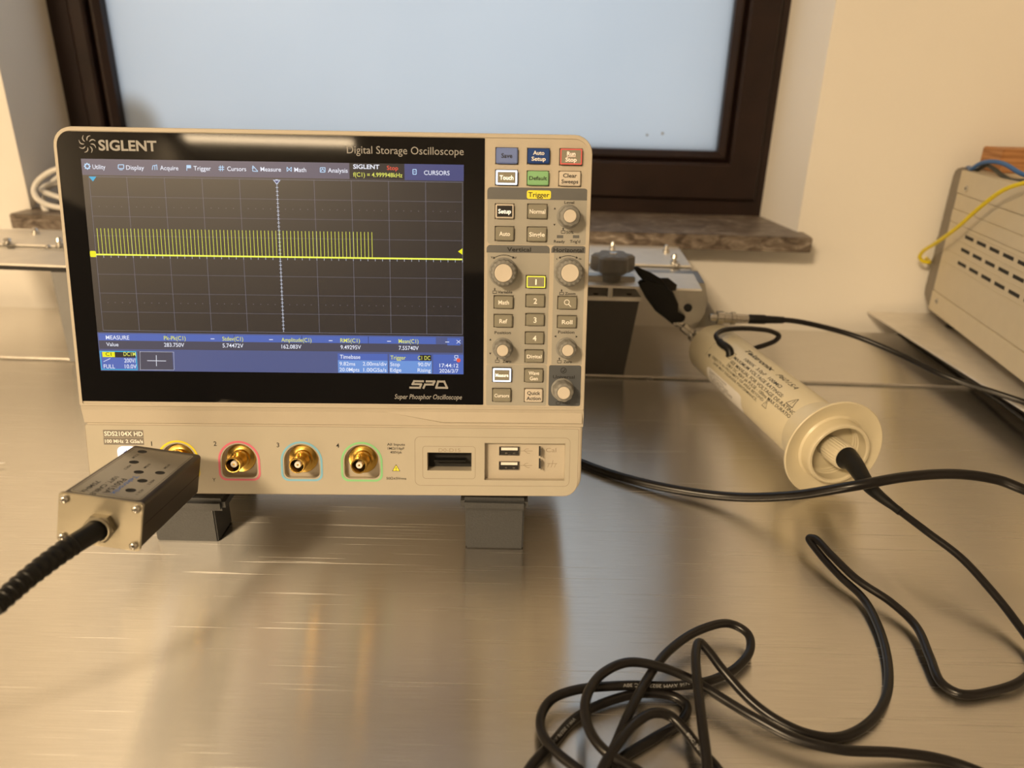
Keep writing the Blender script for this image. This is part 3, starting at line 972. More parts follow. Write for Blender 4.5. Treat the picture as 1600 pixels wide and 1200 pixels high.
for a_, b_ in (((448.5, 261), (448.5, 268)), ((448.5, 261), (452, 265)), ((452, 265), (455.5, 261)), ((455.5, 261), (455.5, 268)), ((448.5, 268), (455.5, 261.5)), ((448.5, 261.5), (455.5, 268))):
    icb.line2(px(*a_), px(*b_), .35, SZ, FS)
icb = icon_done(icb)
outline(icb, 500.5, 262, 508, 269, .4)
for a_, b_ in (((501.5, 267.5), (504, 263.5)), ((504, 263.5), (507, 267.5))):
    icb.line2(px(*a_), px(*b_), .4, SZ, FS)
icb = icon_done(icb)
x, y = px(647.8, 268.6)
icb.strip(rrect(x - 1.2, x + 1.2, y - 1.6, y + 1.6, .5), rrect(x - .75, x + .75, y - 1.15, y + 1.15, .2), SZ - .02, SZ, FS)
icb.line2((x - .5, y), (x + .5, y), .3, SZ, FS)
icb = icon_done(icb)
for mb, nm, mm in ((tw, 'lettering', WHT), (ty_, 'lettering', YLW), (tr2, 'lettering', REDM), (tk, 'lettering', BLK)):
    mb.build(nm, mm, osc, lcd, merge=False)
# printing on the black glass
GP = .34
gl_ = MB()
T(gl_, 'SIGLENT', 153.7, 226.3, 16, GP, 'L', 91, .028)
T(gl_, 'Digital Storage Oscilloscope', 542, 233.2, 12.2, GP, 'L', 183, 0)
T(gl_, 'Super Phosphor Oscilloscope', 616.4, 619.3, 8, GP, 'L', 105.5, .008, .22)
lx, ly = pp(136.5, 225, GP)
for k in range(8):
    a = k * math.tau / 8
    pts = []
    for i in range(7):
        t = i / 6
        rr_ = 1.9 + 3.2 * t
        aa = a + .25 * math.sin(t * 2.6) - .55 * t
        pts.append(Vector((lx + rr_ * math.cos(aa), ly + rr_ * math.sin(aa))))
    for i in range(6):
        gl_.line2(pts[i], pts[i + 1], .25 + .42 * math.sin(math.pi * (i + .5) / 6), GP, FS)
def stroke(pts, w=1.25):
    ps = [Vector(pp(u, v, GP)) for u, v in pts]
    for i in range(len(ps) - 1):
        d = (ps[i + 1] - ps[i]).normalized() * w * .45
        gl_.line2(ps[i] - d, ps[i + 1] + d, w, GP + .002 * i, FS)
stroke([(661, 595.8), (647, 595.6), (644.6, 600.2), (658, 600.4), (656, 605.8), (641, 605.6)])
stroke([(661.8, 606), (664.2, 600.8), (676.5, 600.8), (679, 596), (666.5, 595.9)])
stroke([(694, 596.2), (684.6, 596.1), (681.6, 605.8), (698.5, 606), (694, 596.2)])
gl_.build('lettering', INK_G, osc, scr, merge=False)

# ---- lower panel
LD = -5.0
lp = MB()
a_, c_ = pp(143, 770, LD), pp(905, 670, LD)
lo_ = rrect(a_[0], c_[0], a_[1], c_[1], 0, 6, (9, 9, 1.5, 1.5))
lp.prism(lo_, LD - .3, LD + .12, FS)
low = lp.build('connector_panel', BEIGE_SHINY, osc)
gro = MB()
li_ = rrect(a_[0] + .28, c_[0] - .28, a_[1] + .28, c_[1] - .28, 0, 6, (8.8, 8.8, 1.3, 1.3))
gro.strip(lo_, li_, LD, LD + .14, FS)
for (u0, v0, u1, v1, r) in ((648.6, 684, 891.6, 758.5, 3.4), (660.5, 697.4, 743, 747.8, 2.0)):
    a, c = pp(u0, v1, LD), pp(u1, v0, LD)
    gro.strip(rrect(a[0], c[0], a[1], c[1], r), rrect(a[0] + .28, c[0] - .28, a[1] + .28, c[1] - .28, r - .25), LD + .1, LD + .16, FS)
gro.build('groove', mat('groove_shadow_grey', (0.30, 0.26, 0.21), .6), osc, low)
def dshape(cx, cy, w, h, ins=0.0):
    R = w / 2 - ins
    pts = []
    y_c = cy + h / 2 - w / 2
    for i in range(25):
        a = math.radians(-4 + 188 * i / 24)
        pts.append((cx + R * math.cos(a), y_c + R * math.sin(a)))
    yb = cy - h / 2 + ins
    rc = 5.0 - ins * .7
    for sx, a0 in ((-1, 180), (1, 270)):
        for i in range(7):
            a = math.radians(a0 + 90 * i / 6)
            pts.append((cx + sx * (R - rc) + rc * math.cos(a), yb + rc + rc * math.sin(a) - .25 * abs(math.cos(a))))
    return pts
CHX = [pp(279.2, 717, LD)[0], pp(374.4, 717, LD)[0], pp(472, 717.6, LD)[0], pp(566, 718, LD)[0]]
CHY = pp(472, 720, LD)[1]
cutl, cutl2 = MB(), MB()
for cm in (cutl, cutl2):
    for x in CHX:
        cm.prism(dshape(x - .3, CHY - .3, 25.4, 25.2, 1.5), LD - 4.0, LD + 2, FS)
    a, c = pp(667.8, 735, LD), pp(736.8, 707.5, LD)
    cm.box(a[0], c[0], a[1], c[1], LD - 9.5, LD + 2, FS)
    a, c = pp(755.5, 751.4, LD), pp(884.9, 691.8, LD)
    cm.box(a[0] + .6, c[0] - .6, a[1] + .6, c[1] - .6, LD - 4.2, LD + 2, FS)
cut(bezel, cutl, osc)
cut(low, cutl2, osc)
RING = [mat('yellow_ring', (.80, .68, .03), .5), mat('pink_ring', (.72, .17, .26), .5), mat('blue_ring', (.22, .52, .75), .5), mat('green_ring', (.25, .62, .30), .5)]
RINGN = ['yellow', 'pink', 'blue', 'green']
for k, x in enumerate(CHX):
    FB = FS @ Matrix.Translation((x, CHY + .6, LD - 4.0))
    md_ = lambda a, r, z: 0
    sk = MB()
    sk.lathe([(9.2, 0), (9.2, 1.0), (8.9, 1.3), (7.4, 1.5), (6.2, 1.9), (6.0, 4.2), (4.9, 4.4), (4.75, 6), (4.75, 12.4), (5.0, 12.9), (5.0, 16.3), (4.7, 16.7), (4.1, 16.7), (4.0, 16.0), (4.0, 8.0)], FB, 48, cap1=False)
    for a in (math.radians(95), math.radians(275)):
        sk.lathe([(.95, 0), (.95, 1.6), (.7, 1.8)], FB @ Matrix.Rotation(a, 4, 'Z') @ Matrix.Translation((4.6, 0, 10.2)) @ Matrix.Rotation(math.pi / 2, 4, 'Y'), 12)
    bo = sk.build('bnc_socket', GOLD, osc)
    bo['label'] = 'gold socket in %s outlined recess' % RINGN[k]
    MB().lathe([(3.98, 7.5), (3.98, 8.0), (0.9, 8.0)], FB, 32).build('cavity', DARK, osc, bo)
    ins = MB().lathe([(2.1, 8), (2.1, 14.5), (1.9, 14.8), (.7, 14.8), (.6, 12)], FB, 24, cap1=False)
    io = ins.build('insulator', PTFE, osc, bo)
    MB().lathe([(.69, 12), (.69, 14.3), (.5, 14.5)], FB, 14).build('contact', GOLD, osc, bo)
    rg = MB().strip(dshape(x - .3, CHY - .3, 26.4, 26.2, -.1), dshape(x - .3, CHY - .3, 26.4, 26.2, 1.15), LD + .05, LD + .3, FS)
    rg.build('channel_ring', RING[k], osc, bo)
lt_ = MB()
for s, u, v in (('1', 236.8, 693), ('2', 336, 693), ('3', 434.3, 695), ('4', 527.6, 696)):
    T(lt_, s, u, v, 7.6, LD + .2, 'C', None, .012)
T(lt_, 'Y', 334.5, 749.5, 6.2, LD + .2)
T(lt_, 'All Inputs', 618.7, 694.3, 4.2, LD + .2, 'C', 28, .012)
T(lt_, '1MΩ//16pF', 618.7, 700.6, 4.0, LD + .2, 'C', 26, .012)
T(lt_, '400Vpk', 618.9, 706.6, 4.0, LD + .2, 'C', 18.5, .012)
T(lt_, '50Ω≤5Vrms', 619.3, 747.4, 4.2, LD + .2, 'C', 31, .012)
lt_.build('lettering', INK, osc, low, merge=False)
wt = MB()
x, y = pp(619, 731, LD)
wt.prism([(x - 2.6, y - 2.2), (x + 2.6, y - 2.2), (x, y + 2.4)], LD + .1, LD + .2, FS, mi=0)
wt.prism([(x - 2.1, y - 1.9), (x + 2.1, y - 1.9), (x, y + 1.8)], LD + .15, LD + .24, FS, mi=1)
text(wt, '!', x, y - .5, 2.3, LD + .27, FS, 'C', None, .02, 0, 0)
wt.build('warning_triangle', [INK, YEL], osc, low, merge=False)
bg_ = MB()
for u0, v0, u1, v1 in ((162, 672, 223.6, 682.6), (162.8, 683.6, 194, 694.6), (195, 683.7, 224.4, 694.9)):
    a, c = pp(u0, v1, LD), pp(u1, v0, LD)
    bg_.prism(rrect(a[0], c[0], a[1], c[1], .2), LD, LD + .2, FS)
bdg = bg_.build('model_badge', mat('badge_grey', (.19, .175, .155), .5, noise=.02), osc)
bt = MB()
T(bt, 'SDS2104X HD', 192.8, 677.5, 7.4, LD + .26, 'C', 60, .022)
T(bt, '100 MHz', 178.5, 689.2, 5.6, LD + .26, 'C', 29, .02)
T(bt, '2 GSa/s', 209.8, 689.4, 5.6, LD + .26, 'C', 27, .02)
bt.build('lettering', INK_W, osc, bdg, merge=False)
# power key
a, c = pp(184.5, 722, LD + 1), pp(212, 698, LD + 1)
pk = MB().prism(rrect(a[0], c[0], a[1], c[1], 3.2), LD - 1, LD + 1.2, FS, .5).build('power_button', glow('power_key_light', (214, 228, 250), .8, (.6, .6, .6)), osc)
pi_ = MB()
x, y = (a[0] + c[0]) / 2, (a[1] + c[1]) / 2
pi_.strip([(x + 2.2 * math.cos(t), y + 2.2 * math.sin(t)) for t in [i * math.tau / 24 for i in range(24)]], [(x + 1.6 * math.cos(t), y + 1.6 * math.sin(t)) for t in [i * math.tau / 24 for i in range(24)]], LD + 1.2, LD + 1.3, FS)
pi_.line2((x, y + .4), (x, y + 2.9), .5, LD + 1.32, FS)
pi_.build('power_symbol', glow('power_symbol_light', (60, 110, 190), .6), osc, pk)
# digital port: inner tongue and cavity back
a, c = pp(667.8, 735, LD), pp(736.8, 707.5, LD)
dp = MB().box(a[0] + .05, c[0] - .05, a[1] + .05, c[1] - .05, LD - 9.5, LD - 8.8, FS)
dpo = dp.build('digital_port', DARK, osc)
MB().box(a[0] + 4, c[0] - 4, a[1] + 5, a[1] + 6.2, LD - 9, LD - 2.5, FS).build('port_tongue', RUBBER, osc, dpo)
eng = MB()
T(eng, 'D0-D15', 702.4, 703.2, 6.2, LD + .16, 'C', 34, -.004)
T(eng, 'Cal', 861, 703, 7.2, LD - 4.1, 'C', 16, -.004)
for dx_ in (-2.2, 0, 2.2):
    x, y = pp(861, 727, LD - 4.1)
    eng.line2((x + dx_, y - 1.4), (x + dx_ + 1, y + 1.2), .3, LD - 4.1, FS)
eng.line2((x - 2.4, y + 1.2), (x + 4, y + 1.2), .3, LD - 4.1, FS)
eng.line2((x + .9, y + 1.2), (x + 1.2, y + 3.4), .3, LD - 4.1, FS)
def usb_icon(u, v):
    P_ = lambda a, b: pp(u + a, v + b, LD - 4.1)
    for s, e in (((-10, 0), (9, 0)), ((-5, 0), (-1, -3.4)), ((-1, -3.4), (3, -3.4)), ((-3, 0), (1, 3.4)), ((1, 3.4), (5, 3.4))):
        eng.line2(P_(*s), P_(*e), .3, LD - 4.1, FS)
usb_icon(823, 704.8)
usb_icon(822.5, 727.3)
eng.build('engraving', mat('engraved_tan', (0.30, 0.25, 0.19), .6), osc, low, merge=False)
for u0, v0, u1, v1 in ((779.6, 697.6, 811.8, 711.2), (779.2, 720.6, 811.4, 733.8)):
    a, c = pp(u0, v1, LD - 4), pp(u1, v0, LD - 4)
    ub_ = MB().strip(rrect(a[0], c[0], a[1], c[1], .4), rrect(a[0] + .5, c[0] - .5, a[1] + .5, c[1] - .5, .2), LD - 5, LD - 3.4, FS)
    uo = ub_.build('usb_port', NICKEL, osc)
    MB().box(a[0] + .5, c[0] - .5, a[1] + .5, c[1] - .5, LD - 4.4, LD - 4.05, FS).build('cavity', DARK, osc, uo)
    MB().box(a[0] + 1.4, c[0] - 1.2, c[1] - 2.5, c[1] - .7, LD - 4.4, LD - 3.5, FS).build('port_tongue', PTFE, osc, uo)
    ct = MB()
    for k in (0.3, 0.68):
        ct.box(a[0] + (c[0] - a[0]) * k, a[0] + (c[0] - a[0]) * k + 1.6, a[1] + 1, a[1] + 1.9, LD - 4.2, LD - 3.6, FS)
    ct.build('spring_contact', NICKEL, osc, uo)
for v0, v1 in ((697.2, 712.5), (716.2, 732)):
    a, c = pp(842, v1, LD - 4), pp(846.5, v0, LD - 4)
    ct = MB().box(a[0] + .9, c[0] - .4, a[1] + .2, c[1] - .2, LD - 4.2, LD + .6, FS, .2, mi=0)
    ct.box(a[0] - .1, a[0] + .9, a[1], c[1], LD - 4.2, LD - 4.0, FS, mi=1)
    ct.build('calibration_terminal', [NICKEL, DARK], osc)
# ---- feet
for (u0, u1, l0, l1) in ((248, 343, 240, 351), (727.2, 817, 719.5, 825)):
    Y = 424
    p0, p1 = at_y(u0, 857, Y), at_y(u1, 857, Y)
    ft = MB()
    h = at_y((u0 + u1) / 2, 793, Y).z
    ft.box(p0.x, p1.x, Y, Y + 26, 0, h + 1, IDENT, .9)
    q0, q1 = at_y(l0, 785, Y - 3), at_y(l1, 785, Y - 3)
    ft.box(q0.x, q1.x, Y - 5, Y + 34, h - .5, h + 9, IDENT, 2.6, 4)
    fo = ft.build('foot', FOOTM, osc)
for x in (30, 250):
    p = FS @ Vector((x, Y0 + 8, -112))
    MB().box(p.x - 18, p.x + 18, p.y - 9, p.y + 9, 0, p.z + 2, IDENT, 1).build('rear_foot', FOOTM, osc)

# ================================================================== COMPENSATION BOX on channel one
ro = -0.155
bxX = (PX * math.cos(ro) + PY * math.sin(ro))
bxY = (-PX * math.sin(ro) + PY * math.cos(ro))
bxN = (PN + bxX * .034 - bxY * .014).normalized()
bxX = (bxX - bxN * bxX.dot(bxN)).normalized()
bxY = bxN.cross(bxX)
WB, HBx, LB = 39.4, 24.9, 79.2
FBX = frame(PO + PX * 46.713 + PY * -180.157 + PN * 26.714, bxX, bxY, bxN)   # z runs from the socket towards the viewer
comp = empty('compensation_box', FBX @ Matrix.Translation((0, -HBx / 2, 0)), 'small bronze metal box with adjustment holes plugged into the leftmost oscilloscope socket', 'adapter box')
sh = MB()
sh.prism(rrect(-WB / 2, WB / 2, -HBx / 2, HBx / 2, 2.0, 5), 0, LB - 1.6, FBX)
sh.lathe([(7.2, -1), (7.2, .2)], FBX, 24)
shell = sh.build('shell', BRONZE, comp)
gr_ = MB().box(WB / 2 - .05, WB / 2 + .03, -.2, .2, 1, LB - 2, FBX)
gr_.build('seam', DARK, comp, shell)
ep = MB().prism(rrect(-WB / 2 - .4, WB / 2 + .4, -HBx / 2 - .4, HBx / 2 + .4, 1.6, 4), LB - 1.6, LB, FBX, .35).build('end_plate', CHAMP, comp)
# bayonet plug into the socket
SP = FBX.inverted() @ (FS @ Vector((CHX[0], CHY + .6, LD + 5)))
pl = MB()
F0 = FS @ Matrix.Translation((CHX[0], CHY + .6, LD + 3.5))
pl.lathe([(6.6, 0), (6.9, .4), (6.9, 3), (6.4, 3.4), (6.4, 8), (7.1, 8.4), (7.1, 17), (5.4, 17.4), (5.4, 25.5)], F0, 40, lambda a, r, z: (.12 * math.cos(a * 26) if r > 7 else 0))
pl.build('bayonet_plug', NICKEL, comp)
for sx in (-1, 1):
    for sy in (-1, 1):
        FSC = FBX @ Matrix.Translation((sx * (WB / 2 - 2.7), sy * (HBx / 2 - 2.7), LB))
        so = MB().lathe([(2.0, -.2), (2.05, .9), (1.7, 1.5), (.9, 1.9), (.05, 1.95)], FSC, 24).build('screw', NICKEL, comp)
        cr_ = MB()
        cr_.box(-1.1, 1.1, -.22, .22, 1.4, 2.02, FSC)
        cr_.box(-.22, .22, -1.1, 1.1, 1.4, 2.02, FSC)
        cr_.build('cross_slot', DARK, comp, so)
# top label
FTOP = FBX @ Matrix(((1, 0, 0, 0), (0, 0, 1, HBx / 2), (0, -1, 0, LB / 2), (0, 0, 0, 1)))   # x right, y away from the viewer, z up out of the lid
lbp = MB().prism(rrect(-WB / 2 + 2.6, WB / 2 - 2.6, -LB / 2 + 3.6, LB / 2 - 3.6, 2), -.1, .25, FTOP, .08)
lab_o = lbp.build('label_plate', LABELM, comp)
lb2 = MB().strip(rrect(-WB / 2 + 3.4, WB / 2 - 3.4, -LB / 2 + 4.4, LB / 2 - 4.4, 1.6), rrect(-WB / 2 + 3.65, WB / 2 - 3.65, -LB / 2 + 4.65, LB / 2 - 4.65, 1.4), .2, .28, FTOP)
lb2.build('border_line', BRONZE, comp, lab_o)
def top_xy(u, v):
    r = ray(u, v)
    o = FTOP.translation
    n = FTOP.to_3x3() @ Vector((0, 0, 1))
    Pw = CAM + r * ((o - CAM).dot(n) / r.dot(n))
    l = FTOP.inverted() @ Pw
    return l.x, l.y
for (u, v) in ((222.3, 706.4), (209.3, 722.7), (216.8, 738.3), (250, 739.4), (222.4, 751.9), (204.2, 766.8)):
    x, y = top_xy(u, v)
    ho = MB().lathe([(2.5, .22), (2.5, .3), (2.0, .32), (1.9, .29), (0.05, .29)], FTOP @ Matrix.Translation((x, y, 0)), 24).build('adjustment_hole', DARK, comp)
bl = MB()
FR = Matrix.Rotation(math.radians(-90), 4, 'Z')
def side_text(s, u, v, cap, w, mi):
    x, y = top_xy(u, v)
    text(bl, s, 0, 0, cap, .3, FTOP @ Matrix.Translation((x, y, 0)) @ FR, 'C', w, .012, 0, mi)
side_text('Tektronix', 196, 758, 2.9, 27, 1)
side_text('P6015A', 180, 760, 3.2, 21, 0)
side_text('10FT. CABLE', 158, 763, 2.4, 20, 0) if False else side_text('10FT. CABLE', 164, 759, 2.6, 26, 0)
side_text('75MHz', 142, 761, 2.6, 16, 0)
for s, u, v in (('DC COMP', 211.5, 713.5), ('ADJ 3', 200, 730.6), ('LF COMP', 229.5, 729), ('HF COMP', 260.5, 730), ('ADJ 2', 236.8, 754), ('ADJ 1', 218.8, 769.4)):
    side_text(s, u, v, 1.5, 7.5, 0)
bl.build('lettering', [INK, INK_BLUE], comp, lab_o, merge=False)
# gland nut and strain relief
gx, gy = 0.0, 0.0
e0 = FBX @ Vector((-1.5, 0.8, LB))
FG = FBX @ Matrix.Translation((.9, -2.2, LB))
hx = MB().lathe([(7.6, 0), (7.6, 3.4), (6.9, 4.2), (6.0, 4.2), (5.9, 3)], FG, 6, cap1=False)
hx.lathe([(6.6, 2.5), (6.6, 4.8), (6.2, 5.2), (5.5, 5.2), (5.4, 3)], FG, 32, cap1=False)
hx.build('gland_nut', CHAMP, comp)
b0 = FBX @ Vector((.9, -2.2, LB + .5))
b1 = FBX @ Vector((-.6, -2.8, LB + 9))
dep = (b1 - CAM).dot(CF)
def at_d(u, v, d): return CAM + ray(u, v) * d
c2 = at_d(92, 866, dep - 16)
c3 = at_d(40, 906, dep - 32)
c4 = at_d(-10, 950, dep - 46)
c5 = at_d(-70, 990, dep - 60)
pth = smooth([b0, b1, c2, c3, c4], 34)
nP = len(pth)
def relief(t):
    base = 5.4 - 1.3 * t
    if t > .40:
        base += .38 * (1 if math.cos(t * 110) > .3 else 0)
    return base
MB().tube(pth, relief, 16, raw=True).build('strain_relief', RUBBER, comp)
c45 = pth[-14]
MB().tube([c45, c4, c5, Vector((c5.x - 60, c5.y - 20, 60)), Vector((c5.x - 130, c5.y - 30, 20)), Vector((c5.x - 220, c5.y - 10, 2.4))], 2.3, 12).build('cable', CABLE, comp)

# ================================================================== HIGH VOLTAGE PROBE
PA, PB = Vector((207, 728, 41.5)), Vector((245.5, 508.3, 40.3))
PD = (PB - PA).normalized()
PLN = (PB - PA).length
PU = PD.cross(Vector((0, 0, 1))).normalized()
PV = PU.cross(PD)
FP = frame(PA, PU, PV, PD)       # z along the probe from the nose to the flange
probe = empty('high_voltage_probe', Matrix.Translation((PB.x, PB.y, 0)), 'ivory cylindrical high voltage probe with a wide round flange lying on the bench', 'probe')
RT = 26.0
def cyl(t, deg, r=RT):
    t -= 17.5
    a = math.radians(deg)
    return PA + PD * t + (PU * math.cos(a) + PV * math.sin(a)) * r
bd_ = MB()
bd_.lathe([(7, -2), (9, -1.5), (24.0, 0), (25.5, .9), (RT, 2.6), (RT, PLN - 28), (RT - .2, PLN - 27.7), (RT - .2, PLN - 27.1), (RT + .25, PLN - 26.6), (RT + .5, PLN - 6)], FP, 96)
body = bd_.build('body', PROBE, probe)
fl = MB()
fl.lathe([(RT + .6, PLN - 10), (RT + 1.4, PLN - 4), (33, PLN - 1.2), (38.6, PLN + 1.2), (39.8, PLN + 2.4), (39.9, PLN + 3.8), (39.2, PLN + 4.4), (37, PLN + 3.6), (30, PLN + .8), (27, PLN + .6), (25.6, PLN + 2.0), (25.2, PLN + 9), (24.8, PLN + 11.2), (24.0, PLN + 12), (22.4, PLN + 12), (21.6, PLN + 11), (21.2, PLN + 4), (21.2, PLN - 9)], FP, 96, cap0=False, cap1=False)
for k in range(4):
    fl.lathe([(21.2, PLN - 8 + k * 3), (20.5, PLN - 7.3 + k * 3), (21.2, PLN - 6.6 + k * 3)], FP, 64, cap0=False, cap1=False)
flange = fl.build('flange', PROBE, probe)
wl = MB().lathe([(21.4, PLN - 9.5), (21.4, PLN - 9), (9, PLN - 9), (8.8, PLN - 6), (.05, PLN - 6)], FP, 48)
well = wl.build('socket_well', mat('clear_grey_plastic', (.42, .39, .33), .25), probe)
ws = MB()
for a, r in ((70, 15), (200, 14)):
    ws.lathe([(2.6, PLN - 9), (2.6, PLN - 3), (1.8, PLN - 2.2), (.05, PLN - 2.2)], FP @ Matrix.Translation((r * math.cos(math.radians(a)), r * math.sin(math.radians(a)), 0)), 16)
ws.build('screw', NICKEL, probe, well)
# nose stud
tp = MB()
s0, s1 = at_y(1101, 541, 736), at_y(1058, 501, 741)
sd = (s1 - s0).normalized()
sx_ = sd.orthogonal().normalized()
FSD = frame(s0, sx_, sd.cross(sx_), sd)
sl_ = (s1 - s0).length
tp.lathe([(6.2, -6), (6.4, 5), (6.4, sl_ * .45), (4.4, sl_ * .5), (4.2, sl_ * .56), (5.2, sl_ * .58), (5.2, sl_ * .8), (3.6, sl_ * .84), (3.4, sl_)], FSD, 28)
tp.build('probe_tip', NICKEL, probe)
# printing wrapped round the body
def wrap(p):
    return cyl(p[0], 0 if False else math.degrees(p[1] / RT), RT + p[2])
pt = MB()
def PT(s, t0, t1, deg, cap, bold=.012, shear=0.0):
    text(pt, s, t0, math.radians(deg) * RT, cap, .1, IDENT, 'L', t1 - t0, bold, shear, 0, wrap)
PT('Tektronix', 94.5, 146.5, 84.5, 5.0, .03, .25)
PT('P6015A', 154, 186, 84.5, 5.0, .008, .3)
PT('1000X  3.0pF  100MΩ', 109.7, 176.5, 64.5, 3.3)
PT('MAXIMUM VOLTAGE RATINGS:', 98, 189, 53, 3.2)
PT('SEE MANUAL FOR VOLTAGE DE-RATINGS.', 99, 219.5, 42.3, 3.2)
PT('20kV DC, 40kV pk PULSE - 100ms MAX DURATION.', 98, 219, 33.5, 2.9)
PT('OBJECTS IN PROXIMITY OF AREA BEYOND', 69, 173.5, 25.3, 2.5, .006)
PT('LINE MAY DEGRADE PERFORMANCE.', 76.5, 165.5, 17.2, 2.5, .006)
def pline(t0, d0, t1, d1, w=.35):
    k_ = max(2, int(abs(d1 - d0) / 6) + 1)
    prev_ = None
    for i in range(k_ + 1):
        f_ = i / k_
        t, d = t0 + (t1 - t0) * f_, d0 + (d1 - d0) * f_
        if prev_:
            L_ = Vector((t - prev_[0], math.radians(d - prev_[1]) * RT))
            n_ = Vector((-L_.y, L_.x)).normalized() * w / 2
            qd = []
            for (tt, dd), sg in ((prev_, 1), (prev_, -1), ((t, d), -1), ((t, d), 1)):
                qd.append(wrap((tt + n_.x * sg, math.radians(dd) * RT + n_.y * sg, .1)))
            pt.add(qd, [(0, 1, 2, 3)])
        prev_ = (t, d)
for (t, d, s) in ((202.5, 57.5, 9), (178.5, 23.5, 6.5)):
    dd = math.degrees(s / RT)
    pline(t - s * .55, d - dd * .5, t + s * .55, d - dd * .5, s * .07)
    pline(t - s * .55, d - dd * .5, t, d + dd * .5, s * .07)
    pline(t + s * .55, d - dd * .5, t, d + dd * .5, s * .07)
    pline(t, d + dd * .18, t, d - dd * .18, s * .08)
    pline(t, d - dd * .27, t, d - dd * .34, s * .09)
dd = math.degrees(4.6 / RT)
pt.add([wrap((60.2, math.radians(23) * RT, .1)), wrap((65, math.radians(23 + dd * .5) * RT, .1)), wrap((65, math.radians(23 - dd * .5) * RT, .1))], [(0, 1, 2)])
for k in range(7):
    pline(57, 18 + k * 14, 57, 28 + k * 14, .35)
pline(78, 55, 85, 55, .4)
for d_ in (44, 60):
    pline(86, d_, 96, d_, .4)
pline(86, 44, 86, 60, .4)
pline(96, 44, 96, 60, .4)
pt.build('lettering', INK, probe, body, merge=False)
st = MB()
NT, NA = 14, 12
gridv = []
for i in range(NT + 1):
    for j in range(NA + 1):
        t = 66 + (141 - 66) * i / NT
        y_ = math.radians(2 - 46 * j / NA) * RT
        gridv.append((t, y_))
def corner(t, y_):
    ya, yb, r = math.radians(-44) * RT, math.radians(2) * RT, 4
    ct, cyy = min(max(t, 66 + r), 141 - r), min(max(y_, ya + r), yb - r)
    d = Vector((t - ct, y_ - cyy))
    if d.length > r and abs(d.x) > 0 and abs(d.y) > 0:
        d = d.normalized() * r
    return ct + d.x, cyy + d.y
outl = [wrap((*corner(t, y_), .12)) for t, y_ in gridv]
inl = [wrap((*corner(t, y_), -.2)) for t, y_ in gridv]
fcs = []
for i in range(NT):
    for j in range(NA):
        a = i * (NA + 1) + j
        fcs.append((a, a + 1, a + NA + 2, a + NA + 1))
st.add(outl, fcs)
sto = st.build('sticker', mat('paper_white', (.82, .79, .74), .6), probe, body)
stx = MB()
for k, (s, wd) in enumerate((('Complies with EN 61010', 40), ('20kV DC max input', 34), ('Use with ground lead', 44), ('Calibration required', 52), ('before each use  2024', 50), ('Made in U.S.A.', 40), ('P6015A', 30))):
    text(stx, s, 72, math.radians(-3 - 5.4 * k) * RT, 1.6, .2, IDENT, 'L', wd * .95, .01, 0, 0, wrap)
stx.build('lettering', INK, probe, sto, merge=False)
# ground lead loop
g0 = cyl(91, 50, RT - 1)
gpts = [g0, cyl(87, 56, RT + 4)] + [at_y(u, v, y) for u, v, y in ((1126, 536, 666), (1119, 525, 676), (1128, 517, 686), (1150, 513.5, 696), (1180, 514, 706), (1206, 518, 712), (1217, 525, 714), (1212, 532, 712), (1196, 539, 706), (1178, 545, 700), (1160, 556, 700))]
gl2 = MB().tube(gpts, 2.5, 12)
glo = gl2.build('ground_lead', CABLE, probe)
MB().tube(gpts[:3] + [gpts[2].lerp(gpts[3], .3)], lambda t: 3.9 - .6 * t, 14).build('lead_sleeve', RUBBER, probe, glo)

# ---- probe cable: collar, boot and the long coil in front
pc = empty('probe_cable', Matrix.Translation((at_z(1300, 1000, 0))), 'thin black cable tangled in loops at the front of the bench, ribbed ivory collar', 'cable')
FC = FP @ Matrix.Translation((0, 0, PLN - 3)) @ Matrix.Rotation(math.radians(-4), 4, 'X')
col = MB().lathe([(7.6, 0), (7.8, 1), (9.4, 4), (9.6, 6), (9.6, 21), (9.2, 22.4), (8.2, 22.6)], FC, 108, lambda a, r, z: (.22 * math.cos(a * 27) if r > 9 else 0))
col.build('collar', mat('ivory_ribbed', (.66, .60, .45), .4), pc)
RN = MB().lathe([(8.5, -4), (8.5, 0), (7, .3)], FC, 32)
RN.build('connector_shell', NICKEL, pc)
bt0 = FC @ Vector((0, 0, 21))
bt1 = FC @ Vector((0, 0, 30))
bm_ = at_z(1361, 763, 36)
be_ = at_z(1407, 800, 31)
bpt = smooth([bt0, bt1, bm_, be_], 10)
def boot_r(t):
    if t < .08: return 8.3
    if t < .13: return 8.7
    return 8.4 - 5.6 * min(1, (t - .13) / .8)
MB().tube(bpt, boot_r, 20, raw=True).build('boot', RUBBER, pc)
CW = [(be_.x, be_.y, be_.z)]
def cab(pts): return [at_z(u, v, z) for u, v, z in pts]
